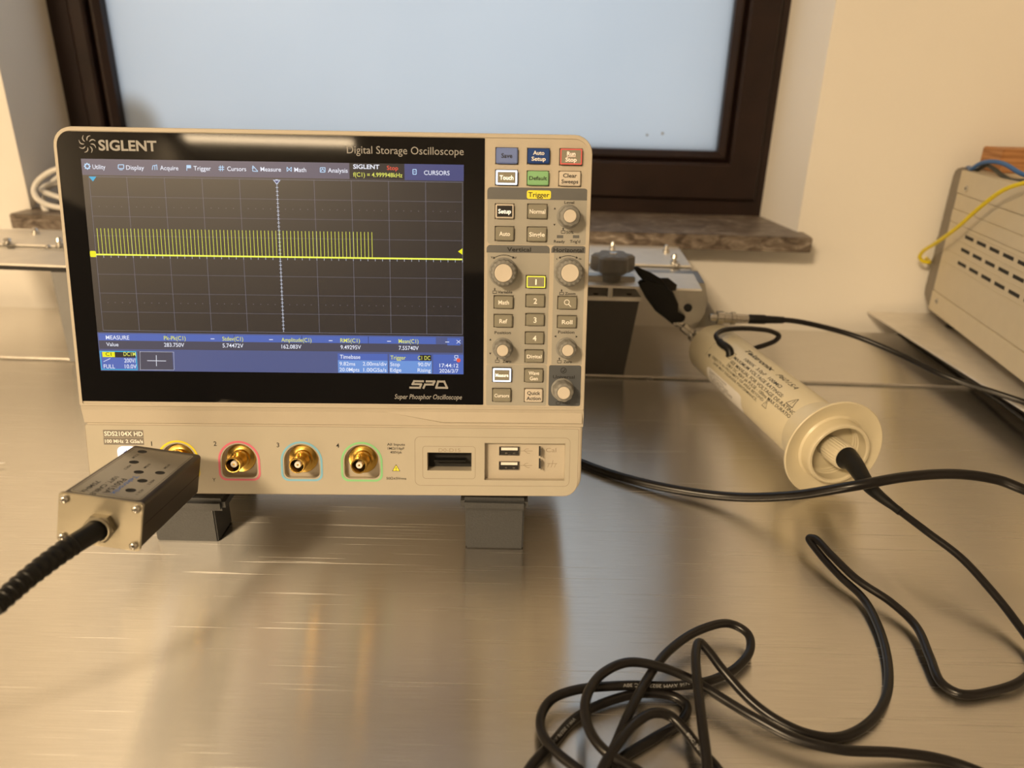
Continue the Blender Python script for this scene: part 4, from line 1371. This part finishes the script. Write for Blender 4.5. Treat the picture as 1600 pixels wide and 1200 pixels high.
coil = cab([(1405, 798, 31), (1450, 832, 28), (1500, 870, 23), (1545, 918, 16), (1585, 968, 9), (1618, 1020, 5), (1600, 1061, 5), (1555, 1079, 3), (1500, 1084, 3), (1472, 1068, 3), (1452, 1024, 4), (1431, 978, 5), (1392, 941, 7), (1340, 906, 10), (1300, 868, 13), (1273, 841, 14), (1264, 841, 12), (1278, 862, 9), (1312, 900, 6), (1348, 934, 4), (1373, 980, 3), (1388, 1040, 2.6), (1384, 1090, 2.6), (1357, 1130, 2.6), (1310, 1152, 2.8), (1260, 1146, 4), (1212, 1124, 6), (1172, 1094, 9), (1132, 1050, 16), (1104, 1014, 21), (1093, 1004, 22), (1087, 1020, 22), (1090, 1070, 20), (1097, 1130, 17), (1105, 1205, 12),
    (1100, 1262, 8), (1010, 1300, 6), (880, 1285, 4), (822, 1215, 2.6),
    (829, 1198, 2.6), (866, 1158, 2.6), (897, 1124, 2.8), (950, 1096, 3.5), (1008, 1083, 4), (1054, 1089, 3.5), (1073, 1103, 3), (1066, 1125, 2.6), (1024, 1152, 2.6), (975, 1182, 2.6), (950, 1202, 2.6),
    (900, 1246, 3), (930, 1290, 6), (1060, 1290, 8), (1140, 1240, 4),
    (1119, 1199, 3), (1096, 1174, 5), (1073, 1144, 8), (1047, 1119, 11), (1022, 1114, 13), (994, 1129, 14), (965, 1163, 14), (942, 1200, 12),
    (925, 1250, 9), (950, 1278, 8), (975, 1240, 8),
    (948, 1198, 8), (962, 1163, 9), (986, 1108, 12), (1012, 1060, 13), (1044, 1018, 13), (1092, 985, 12), (1140, 974.5, 10), (1168, 990, 8), (1172, 1015, 6), (1152, 1042, 4.5), (1122, 1059, 4), (1090, 1068, 5), (1040, 1072, 7), (980, 1071, 8), (900, 1078, 8), (862, 1093, 8), (845, 1120, 7.5), (848, 1148, 7), (870, 1176, 6.5), (905, 1204, 6),
    (960, 1250, 5), (1010, 1250, 6), (1004, 1212, 8),
    (982, 1197, 10), (948, 1176, 13), (924, 1147, 15), (914, 1112, 17), (919, 1082, 18), (942, 1052, 18), (981, 1035, 17.5), (1028, 1041, 16), (1085, 1064, 12), (1130, 1092, 10), (1180, 1122, 9), (1240, 1153, 7.5), (1310, 1171, 7), (1400, 1176, 5), (1470, 1186, 3), (1535, 1208, 2.6), (1640, 1262, 2.6)])
cb = MB()
cpts = smooth(coil, 8)
cb.tube(cpts, 2.45, 12, raw=True)
cbo = cb.build('cable', CABLE, pc, angle=60)
# white print along two strands of the jacket
mt = MB()
def strand_text(s, pts, cap, flip=False):
    ps = smooth([at_z(u, v, z) for u, v, z in pts], 10)
    if flip:
        ps = ps[::-1]
    Ls = [0]
    for a, b_ in zip(ps, ps[1:]):
        Ls.append(Ls[-1] + (b_ - a).length)
    def mp_(p):
        t = min(max(p[0], 0), Ls[-1] - 1e-3)
        i = max(k for k in range(len(Ls)) if Ls[k] <= t)
        i = min(i, len(ps) - 2)
        f_ = (t - Ls[i]) / max(Ls[i + 1] - Ls[i], 1e-6)
        c_ = ps[i].lerp(ps[i + 1], f_)
        tan = (ps[i + 1] - ps[i]).normalized()
        up = (CAM - c_).normalized()
        side = up.cross(tan).normalized()
        up = tan.cross(side)
        a = p[1] / 2.45
        return c_ + (side * math.sin(a) + up * math.cos(a)) * 2.55
    text(mt, s, 1, 0, cap, 0, IDENT, 'L', min(Ls[-1] - 2, len(s) * cap * .95), 0, 0, 0, mp_)
strand_text('E343256 AWM 20276 80C 30V', [(1090, 1068, 5), (1040, 1072, 7), (980, 1071, 8), (900, 1078, 8), (862, 1093, 8)], 1.7)
strand_text('VW-1 20276 AWM', [(897, 1124, 2.8), (866, 1158, 2.6), (829, 1198, 2.6)], 1.6)
strand_text('80C 30V', [(1073, 1144, 8), (1096, 1174, 5), (1119, 1199, 3)], 1.6)
mt.build('lettering', INK_G, pc, cbo, merge=False)

# ================================================================== THICK POWER LEAD
pwr = MB()
pw = [at_z(u, v, z) for u, v, z in ((760, 640, 4), (840, 690, 4), (905, 722, 4), (970, 745, 4.5), (1050, 764, 6), (1140, 776, 10), (1230, 775, 24), (1330, 760, 46), (1420, 744.5, 54), (1500, 741, 55), (1560, 750, 54), (1620, 771, 50))]
pw += [Vector((480, 440, 34)), Vector((570, 415, 14)), Vector((680, 395, 5.5)), Vector((820, 390, 4.2)), Vector((1000, 370, 4.2)), Vector((1250, 330, 4.2))]
pwr.tube(pw, 3.5, 14, 9)
tag(pwr.build('power_lead', CABLE), 'thick black lead curving from behind the oscilloscope past the round flange', 'cable')

# ================================================================== METAL TEST FIXTURE behind the oscilloscope
fx = empty('test_fixture', Matrix.Translation((-160, 800, 3.0)), 'long metal test jig with screwed aluminium top sheets standing behind the oscilloscope', 'test jig')
ZP = 110.0
def plate(pxy, z0, z1, name, m, parent=None, bev=.6):
    return MB().prism(pxy, z0, z1, IDENT, bev).build(name, m, fx, parent)
EDGE = lambda u, v: (at_z(u, v, ZP).x, at_z(u, v, ZP).y)
lf = (-680, 752)
fp = plate([lf, EDGE(1097, 452), EDGE(1084, 428), (-680, 815)], ZP - 2, ZP, 'front_sheet', ALU)
rpl = plate([(-680, 838), EDGE(1080, 415), EDGE(1060, 385), (-680, 918)], ZP - 2, ZP, 'rear_sheet', ALU)
plate([(-680, 806), (EDGE(1084, 429)[0] - 1, EDGE(1084, 429)[1]), (EDGE(1082, 413)[0] - 1, EDGE(1082, 413)[1]), (-680, 848)], ZP - 6, ZP - 3, 'joint_strip', STEEL)
# black edge under the left half of the front sheet
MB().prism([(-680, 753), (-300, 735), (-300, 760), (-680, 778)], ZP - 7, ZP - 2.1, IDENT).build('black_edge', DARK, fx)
# left leg
l0, l1 = at_y(75, 420, 742), at_y(108, 566, 742)
MB().box(l0.x, l0.x + 170, 744, 762, 3.0, ZP - 7, IDENT, 1).build('leg', mat('grey_lacquer', (.22, .22, .22), .5, noise=.03), fx)
# right pedestal, narrowing to the bottom
r0, r1 = at_y(1000, 466, 735), at_y(976, 592, 735)
pd = MB()
zt = r0.z
pd.loft([[(20, 745, 3.0), (r1.x, 744, 3.0), (r1.x - 3, 800, 3.0), (20, 800, 3.0)], [(20, 735, zt), (r0.x, 735, zt), (r0.x - 3, 800, zt), (20, 800, zt)]])
pdo = pd.build('pedestal', mat('shaded_grey_lacquer', (.045, .042, .038), .45, noise=.05), fx)  # oscilloscope's shadow on the pedestal is put into this darker grey
bk = MB().prism([(20, 732), (r0.x + 1, 732), (r0.x - 2, 802), (20, 802)], zt, zt + 2, IDENT, .5)
bk.box(20, r0.x + 1, 731.5, 733.5, zt - 2.5, zt + 2, IDENT, .4)
bko = bk.build('bracket', ALU, fx)
hl = MB()
for u, v in ((931, 459.5), (983, 460)):
    p = at_z(u, v, zt + 2)
    hl.lathe([(3.0, 0), (3.0, .15)], Matrix.Translation((p.x, p.y, zt + 2)), 20)
hl.build('hole', DARK, fx, bko)
# star knob on its clamp bar
kp = at_y(957, 420, 728)
kz = kp.z
br_ = MB().box(at_y(905, 437, 735).x - 25, at_y(991, 437, 735).x, 728, 744, at_y(950, 446, 735).z, at_y(950, 429, 735).z, IDENT, 1)
bro = br_.build('clamp_bar', STEEL, fx)
kk = MB()
FKN = Matrix.Translation((kp.x, 730, kz))
ztop, zbot = at_y(957, 396, 730).z - kz, at_y(957, 424, 730).z - kz
lob = lambda a, r, z: (2.2 * math.cos(a * 6 + .4) if r > 13 else 0)
kk.lathe([(9, at_y(957, 441, 730).z - kz), (10, zbot - 1), (16, zbot), (19.5, zbot + 2.5), (20, 0), (19.5, ztop - 2.5), (17, ztop - .6), (8, ztop), (.1, ztop + .2)], FKN, 72, lob)
kko = kk.build('star_knob', mat('grey_knob_plastic', (.12, .115, .11), .5, noise=.06), fx)
MB().lathe([(3, at_y(957, 455, 730).z - kz - 6), (3, at_y(957, 441, 730).z - kz)], FKN, 16).build('spindle', STEEL, fx, kko)
MB().lathe([(4.2, ztop - .2), (4.0, ztop + 1.2), (.1, ztop + 1.4)], FKN, 20).build('knob_screw', NICKEL, fx, kko)
# box and angle flange hung below the right end
e1 = EDGE(1097, 452)
hb = MB()
def hp(u, v, y): return tuple(at_y(u, v, y))
def back(p): return (p[0] + 4, 790, p[2])
r_bot = [hp(1052, 508, 738), hp(1086, 513, 738)]
r_mid = [hp(1052, 500, 738), hp(1100, 492, 738)]
r_top = [hp(1052, 466, 738), hp(1106, 468, 738)]
zt_ = ZP - 2.2
r_cap = [(r_top[0][0], 738, zt_), (r_top[1][0] - 5, 738, zt_)]
hb.loft([[r[0], r[1], back(r[1]), back(r[0])] for r in (r_bot, r_mid, r_top, r_cap)])
hbo = hb.build('side_box', STEEL, fx)
sc_ = at_y(1075, 481, 737.5)
MB().lathe([(4.2, 0), (4.2, 1.5), (3, 2.2), (.1, 2.3)], Matrix.Translation((sc_.x, 738, sc_.z)) @ Matrix.Rotation(math.pi / 2, 4, 'X'), 20).build('screw', DARK, fx, hbo)
q0, q1, q2, q3 = at_y(1106, 472, 752), at_y(1128, 506, 752), at_y(1088, 513, 752), at_y(1098, 472, 752)
fg = MB()
fpts = [(p.x, p.z) for p in (q0, q1, q2, q3)]
FXZ = Matrix(((1, 0, 0, 0), (0, 0, -1, 755), (0, 1, 0, 0), (0, 0, 0, 1)))
fg.prism(fpts, 0, 3, FXZ, .4)
fg.build('gusset', STEEL, fx, hbo)
# screws and stand-offs on the sheets
for u, v, r, h in ((12, 378, 5.2, 6), (55, 362, 4.6, 6), (75, 386, 3.6, 3), (93, 381, 4.2, 9), (1041, 390, 4.0, 7), (1053, 407, 4.0, 9), (1058, 413, 3.4, 2.5), (957, 386, 3.6, 8)):
    p = at_z(u, v, ZP + h / 2)
    so = MB().lathe([(r, 0), (r, h * .45), (r * .62, h * .5), (r * .62, h * .8), (r * .9, h * .85), (r * .55, h * 1.25), (.1, h * 1.35)], Matrix.Translation((p.x, p.y, ZP)), 18)
    so.build('screw', NICKEL, fx)

# ================================================================== TEST CLIP
clip = empty('test_clip', Matrix.Translation((at_y(1040, 480, 715))), 'black plastic spring clip holding the probe tip beside the grey star knob', 'clip')
def slab(pts, near, thick, bev, mi=0):
    cu, cv = sum(p[0] for p in pts) / len(pts), sum(p[1] for p in pts) / len(pts)
    def ring(k, off):
        return [at_y(cu + (u - cu) * k, cv + (v - cv) * k, near(v) + off) for u, v in pts]
    return MB().loft([ring(.90, 0), ring(.97, bev * .4), ring(1, bev), ring(1, thick - bev), ring(.95, thick)])
ny = lambda v: 690 + max(0, v - 430) * .62
slab([(996, 441), (1000, 437), (1020, 434), (1040, 440), (1052, 456), (1060, 475), (1060, 488), (1071, 494), (1070, 500), (1058, 511), (1052, 508), (1040, 498), (1024, 486), (1008, 464)], ny, 16, 3).build('body', RUBBER, clip)
slab([(989, 417), (995, 415.5), (1003, 420), (1016, 425), (1031, 434), (1043, 434.5), (1058, 445), (1056, 454), (1048, 455), (1036, 447), (1022, 442), (1004, 438), (997, 430)], lambda v: ny(v) - 5, 12, 2).build('lever', RUBBER, clip)
slab([(1031, 434), (1044, 434), (1058, 445), (1056, 453), (1048, 455)], lambda v: ny(v) - 8, 12, 1.5).build('thumb_tab', CABLE, clip)

# ================================================================== COAX LEAD on the fixture
cx0 = at_y(1108, 498, 730)
coax = empty('coax_lead', Matrix.Translation(at_y(1150, 497, 730)), 'black coaxial lead with a metal bayonet plug on the right end of the test jig', 'cable')
def along(u0, v0, u1, v1, y, prof, m, name, n=28, mod=None, parent=None):
    a, b_ = at_y(u0, v0, y), at_y(u1, v1, y)
    d = (b_ - a).normalized()
    x_ = d.orthogonal().normalized()
    F_ = frame(a, x_, d.cross(x_), d)
    L_ = (b_ - a).length
    return MB().lathe([(r, t * L_) for r, t in prof], F_, n, mod).build(name, m, coax, parent)
along(1112, 496, 1170, 498.5, 730, [(3.6, -.05), (4.0, 0), (4.0, .12), (6.6, .14), (6.8, .2), (6.8, .3), (5.4, .33), (5.4, .5), (6.6, .52), (6.6, .62), (5.0, .65), (4.6, .97), (3, 1)], NICKEL, 'bayonet_plug')
along(1168, 498.4, 1226, 500.2, 730, [(4.3, 0), (4.9, .04), (4.9, .45), (4.2, .5), (3.6, .95), (2.8, 1)], RUBBER, 'boot')
cc = [at_y(1205, 499.3, 730), at_y(1226, 500, 730), at_z(1256, 504, 70), at_z(1330, 523, 62), at_z(1400, 551, 53), at_z(1480, 589, 44), at_z(1560, 615, 38), at_z(1615, 634, 35), at_z(1720, 680, 32), Vector((650, 560, 31.5)), Vector((760, 530, 31.2)), Vector((880, 510, 31.2)), Vector((1000, 505, 31.2))]
MB().tube(cc, 2.75, 12).build('cable', CABLE, coax)
lc = MB().tube([at_z(u, v, z) for u, v, z in ((1360, 497, 6.2), (1396, 511, 6.2), (1448, 546, 6.4), (1500, 582, 6.4), (1540, 612, 7), (1575, 636, 9), (1620, 668, 10), (1700, 720, 8))] + [Vector((600, 500, 4.6)), Vector((760, 480, 3.6)), Vector((1250, 470, 3.6))], 2.6, 12)
tag(lc.build('signal_lead', CABLE), 'black lead running along the left edge of the raised steel sheet', 'cable')

# ================================================================== RAISED SHEET AND POWER SUPPLY at the right
sheet = empty('steel_sheet', Matrix.Translation((700, 750, 0)), 'thin steel sheet raised off the bench under the beige instrument', 'metal sheet')
ps0, ps1 = at_z(1355, 486, 28), at_z(1600, 640, 28)
dr = (ps1 - ps0).normalized()
far = ps0 + dr * 460
MB().prism([(ps0.x, ps0.y), (far.x, far.y), (far.x + 600, far.y - 20), (ps0.x + 600, ps0.y - 21)], 26, 28, IDENT, .4).build('sheet', ALU, sheet)
for y in (880, 790):
    MB().box(640, 980, y - 30, y, 3.0, 26).build('batten', RUBBER, sheet)
ang = math.radians(8.17)
PS = Vector((517.4, 895, 0))
pd_ = Vector((-math.sin(ang), -math.cos(ang), 0))     # along the panel towards the viewer
pn_ = Vector((-math.cos(ang), math.sin(ang), 0))      # out of the panel, to the left
FI = frame(PS, pd_, Vector((0, 0, 1)), pn_)           # x towards the viewer, y up, z out to the left
psu = empty('power_supply', FI @ Matrix.Translation((160, 28, -150)), 'beige ventilated instrument case on the raised sheet at the right edge', 'instrument')
PSUM = mat('putty_enamel', (.57, .51, .39), .5, noise=.02)
PSUD = mat('shaded_taupe_plastic', (.21, .185, .155), .55, noise=.03)  # darker plastic; shade on the rear strip is put into this colour too
ib = MB()
def side(z, ins=0): return z - ins
ib.box(0, 330, 42, 209, -300, -1, FI, 1)
ibo = ib.build('case', PSUM, psu)
pnl = MB()
for y0, y1, zz_ in ((183.6, 209, 0.6), (165.6, 182.9, -.1), (151, 165, .3), (66.8, 150.4, 0), (42, 66.2, .6)):
    pnl.box(0, 330, y0, y1, -2, zz_, FI, .5)
pno = pnl.build('side_panel', PSUM, psu)
sv = MB()
for r_, (y, s0) in enumerate(((141.3, 49.6), (126.5, 48), (111.2, 48))):
    for k in range(9):
        s = s0 + k * 31.6
        sv.prism([(s, y - 1.9), (s + 22.5, y - 1.9), (s + 22.5, y + 1.9), (s, y + 1.9)], -.1, .12, FI)
sv.build('vent_slot', DARK, psu, pno)
rid = MB()
for y in (146, 133.5, 118.6, 104):
    rid.box(8, 326, y - .5, y + .5, -.2, .5, FI, .2)
rid.build('ridge', PSUM, psu, pno)
for s, y in ((24, 191), (20, 57)):
    so = MB().lathe([(3.4, 0), (3.4, .9), (2.6, 1.3), (.1, 1.4)], FI @ Matrix.Translation((s, y, .5)), 18).build('screw', STEEL, psu, pno)
    MB().lathe([(1.6, 1.2), (1.5, 1.5)], FI @ Matrix.Translation((s, y, .5)), 10).build('screw_recess', DARK, psu, so)
# rear bezel strip with its notch
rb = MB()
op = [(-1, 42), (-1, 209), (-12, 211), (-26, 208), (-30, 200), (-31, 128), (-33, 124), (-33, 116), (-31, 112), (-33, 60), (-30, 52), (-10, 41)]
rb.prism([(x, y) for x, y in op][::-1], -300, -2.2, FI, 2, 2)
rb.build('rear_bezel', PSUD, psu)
for s, d in ((30, -22), (300, -22), (30, -270), (300, -270)):
    MB().lathe([(9, 28), (10, 29), (11, 43)], FI @ Matrix.Translation((s, 0, d)) @ Matrix(((1, 0, 0, 0), (0, 0, 1, 0), (0, -1, 0, 0), (0, 0, 0, 1))), 20).build('foot', RUBBER, psu)
# cables over it
YC = mat('yellow_cable_jacket', (.72, .58, .01), .4, noise=.03)
def fi(s, y, o): return FI @ Vector((s, y, o))
def on_side(u, v, off):
    r = ray(u, v)
    t = ((PS - CAM).dot(pn_) + off) / r.dot(pn_)
    return CAM + r * t
yc_ = MB().tube([Vector((830, 560, 211.5)), Vector((660, 590, 211.5)), Vector((520, 640, 211.5)), on_side(1640, 279, 6), on_side(1600, 286, 12), on_side(1568, 297, 16), on_side(1530, 325, 18), on_side(1495, 356, 19), on_side(1462, 380, 20), on_side(1441, 394, 20), on_side(1437, 402, 19), on_side(1442, 408, 14), on_side(1452, 410, 5), on_side(1460, 406, -6) + Vector((0, 30, 0)), on_side(1470, 402, -40) + Vector((0, 40, 0))], 2.2, 12)
tag(yc_.build('yellow_cable', YC), 'yellow cable looping down over the corner of the beige instrument', 'cable')
bc = MB().tube([Vector((528, 926, 196)), Vector((530, 908, 210)), at_y(1518, 264, 885), at_y(1532, 255.5, 870), at_y(1550, 252.5, 850), at_y(1570, 256.5, 830), at_y(1600, 273, 800), at_y(1640, 282, 780), Vector((660, 740, 211.7)), Vector((830, 720, 211.7))], 2.4, 12)
tag(bc.build('blue_cable', mat('blue_cable_jacket', (.035, .12, .34), .4)), 'blue cable arching over the back of the beige instrument', 'cable')
gc = MB().tube([Vector((535, 926, 194)), Vector((537, 908, 208)), at_y(1527, 266, 884), at_y(1540, 258.5, 868), at_y(1553, 264, 845), at_y(1566, 274, 825), at_y(1582, 282, 805), at_y(1612, 283, 780), at_y(1650, 284, 760), Vector((660, 700, 211.7)), Vector((830, 680, 211.7))], 2.3, 12)
tag(gc.build('dark_cable', mat('dark_green_cable_jacket', (.03, .033, .025), .4)), 'dark grey cable arching just below the blue one on the beige instrument', 'cable')
# wooden block on top
wood = bpy.data.materials.new('pine_wood')
wood.use_nodes = True
nt = wood.node_tree
b = nt.nodes['Principled BSDF']
b.inputs['Roughness'].default_value = .6
tc = nt.nodes.new('ShaderNodeTexCoord')
m_ = nt.nodes.new('ShaderNodeMapping')
m_.inputs['Scale'].default_value = (14, 14, 320)
n_ = nt.nodes.new('ShaderNodeTexNoise')
n_.inputs['Scale'].default_value = 1
n_.inputs['Detail'].default_value = 5
r_ = nt.nodes.new('ShaderNodeValToRGB')
r_.color_ramp.elements[0].position = .35
r_.color_ramp.elements[1].position = .65
r_.color_ramp.elements[0].color = (.30, .13, .045, 1)
r_.color_ramp.elements[1].color = (.50, .25, .10, 1)
nt.links.new(tc.outputs['Object'], m_.inputs['Vector'])
nt.links.new(m_.outputs[0], n_.inputs['Vector'])
nt.links.new(n_.outputs['Fac'], r_.inputs['Fac'])
nt.links.new(r_.outputs['Color'], b.inputs['Base Color'])
w0 = at_y(1569, 233, 868)
wh = w0.z
wb_ = MB().box(w0.x, w0.x + 150, 868, 908, 209.1, wh, IDENT, 1.2)
tag(wb_.build('wooden_block', wood), 'orange-brown pine block lying on top of the beige instrument', 'wood block')

# ================================================================== WHITE CABLE on the sill
wc = MB()
WCM = mat('white_cable_jacket', (.74, .72, .68), .45)
yw = lambda u, v, y: at_y(u, v, y)
loops = [yw(u, v, y) for u, v, y in ((150, 272, 985), (120, 264, 985), (95, 263, 983), (74, 271, 980), (58, 285, 976), (53, 297, 972), (58, 310, 966), (74, 320, 962), (98, 325, 960), (140, 326, 965), (160, 312, 985), (140, 286, 1000), (110, 283, 1000), (90, 286, 997), (70, 292, 992), (66, 297, 988), (74, 302, 982), (98, 310, 978), (135, 318, 975),
    (165, 300, 990), (150, 275, 1002), (112, 272, 1004), (92, 277, 1002), (79, 290, 1000), (72, 305, 992), (68, 316, 980), (70, 326, 970), (80, 337, 962), (98, 345, 956), (130, 350, 955), (175, 352, 960))]
wc.tube(loops, 3.6, 10, 5)
tag(wc.build('white_cable', WCM), 'white cable coiled on the window sill behind the oscilloscope', 'cable')

# ================================================================== PAPER CORNER
p0 = at_z(8, 722.5, 4)
pa = MB()
pa.prism([(p0.x, p0.y), (p0.x - 150, p0.y + 2), (p0.x - 175, p0.y - 120), (p0.x - 30, p0.y - 22)], 3.2, 4.0)
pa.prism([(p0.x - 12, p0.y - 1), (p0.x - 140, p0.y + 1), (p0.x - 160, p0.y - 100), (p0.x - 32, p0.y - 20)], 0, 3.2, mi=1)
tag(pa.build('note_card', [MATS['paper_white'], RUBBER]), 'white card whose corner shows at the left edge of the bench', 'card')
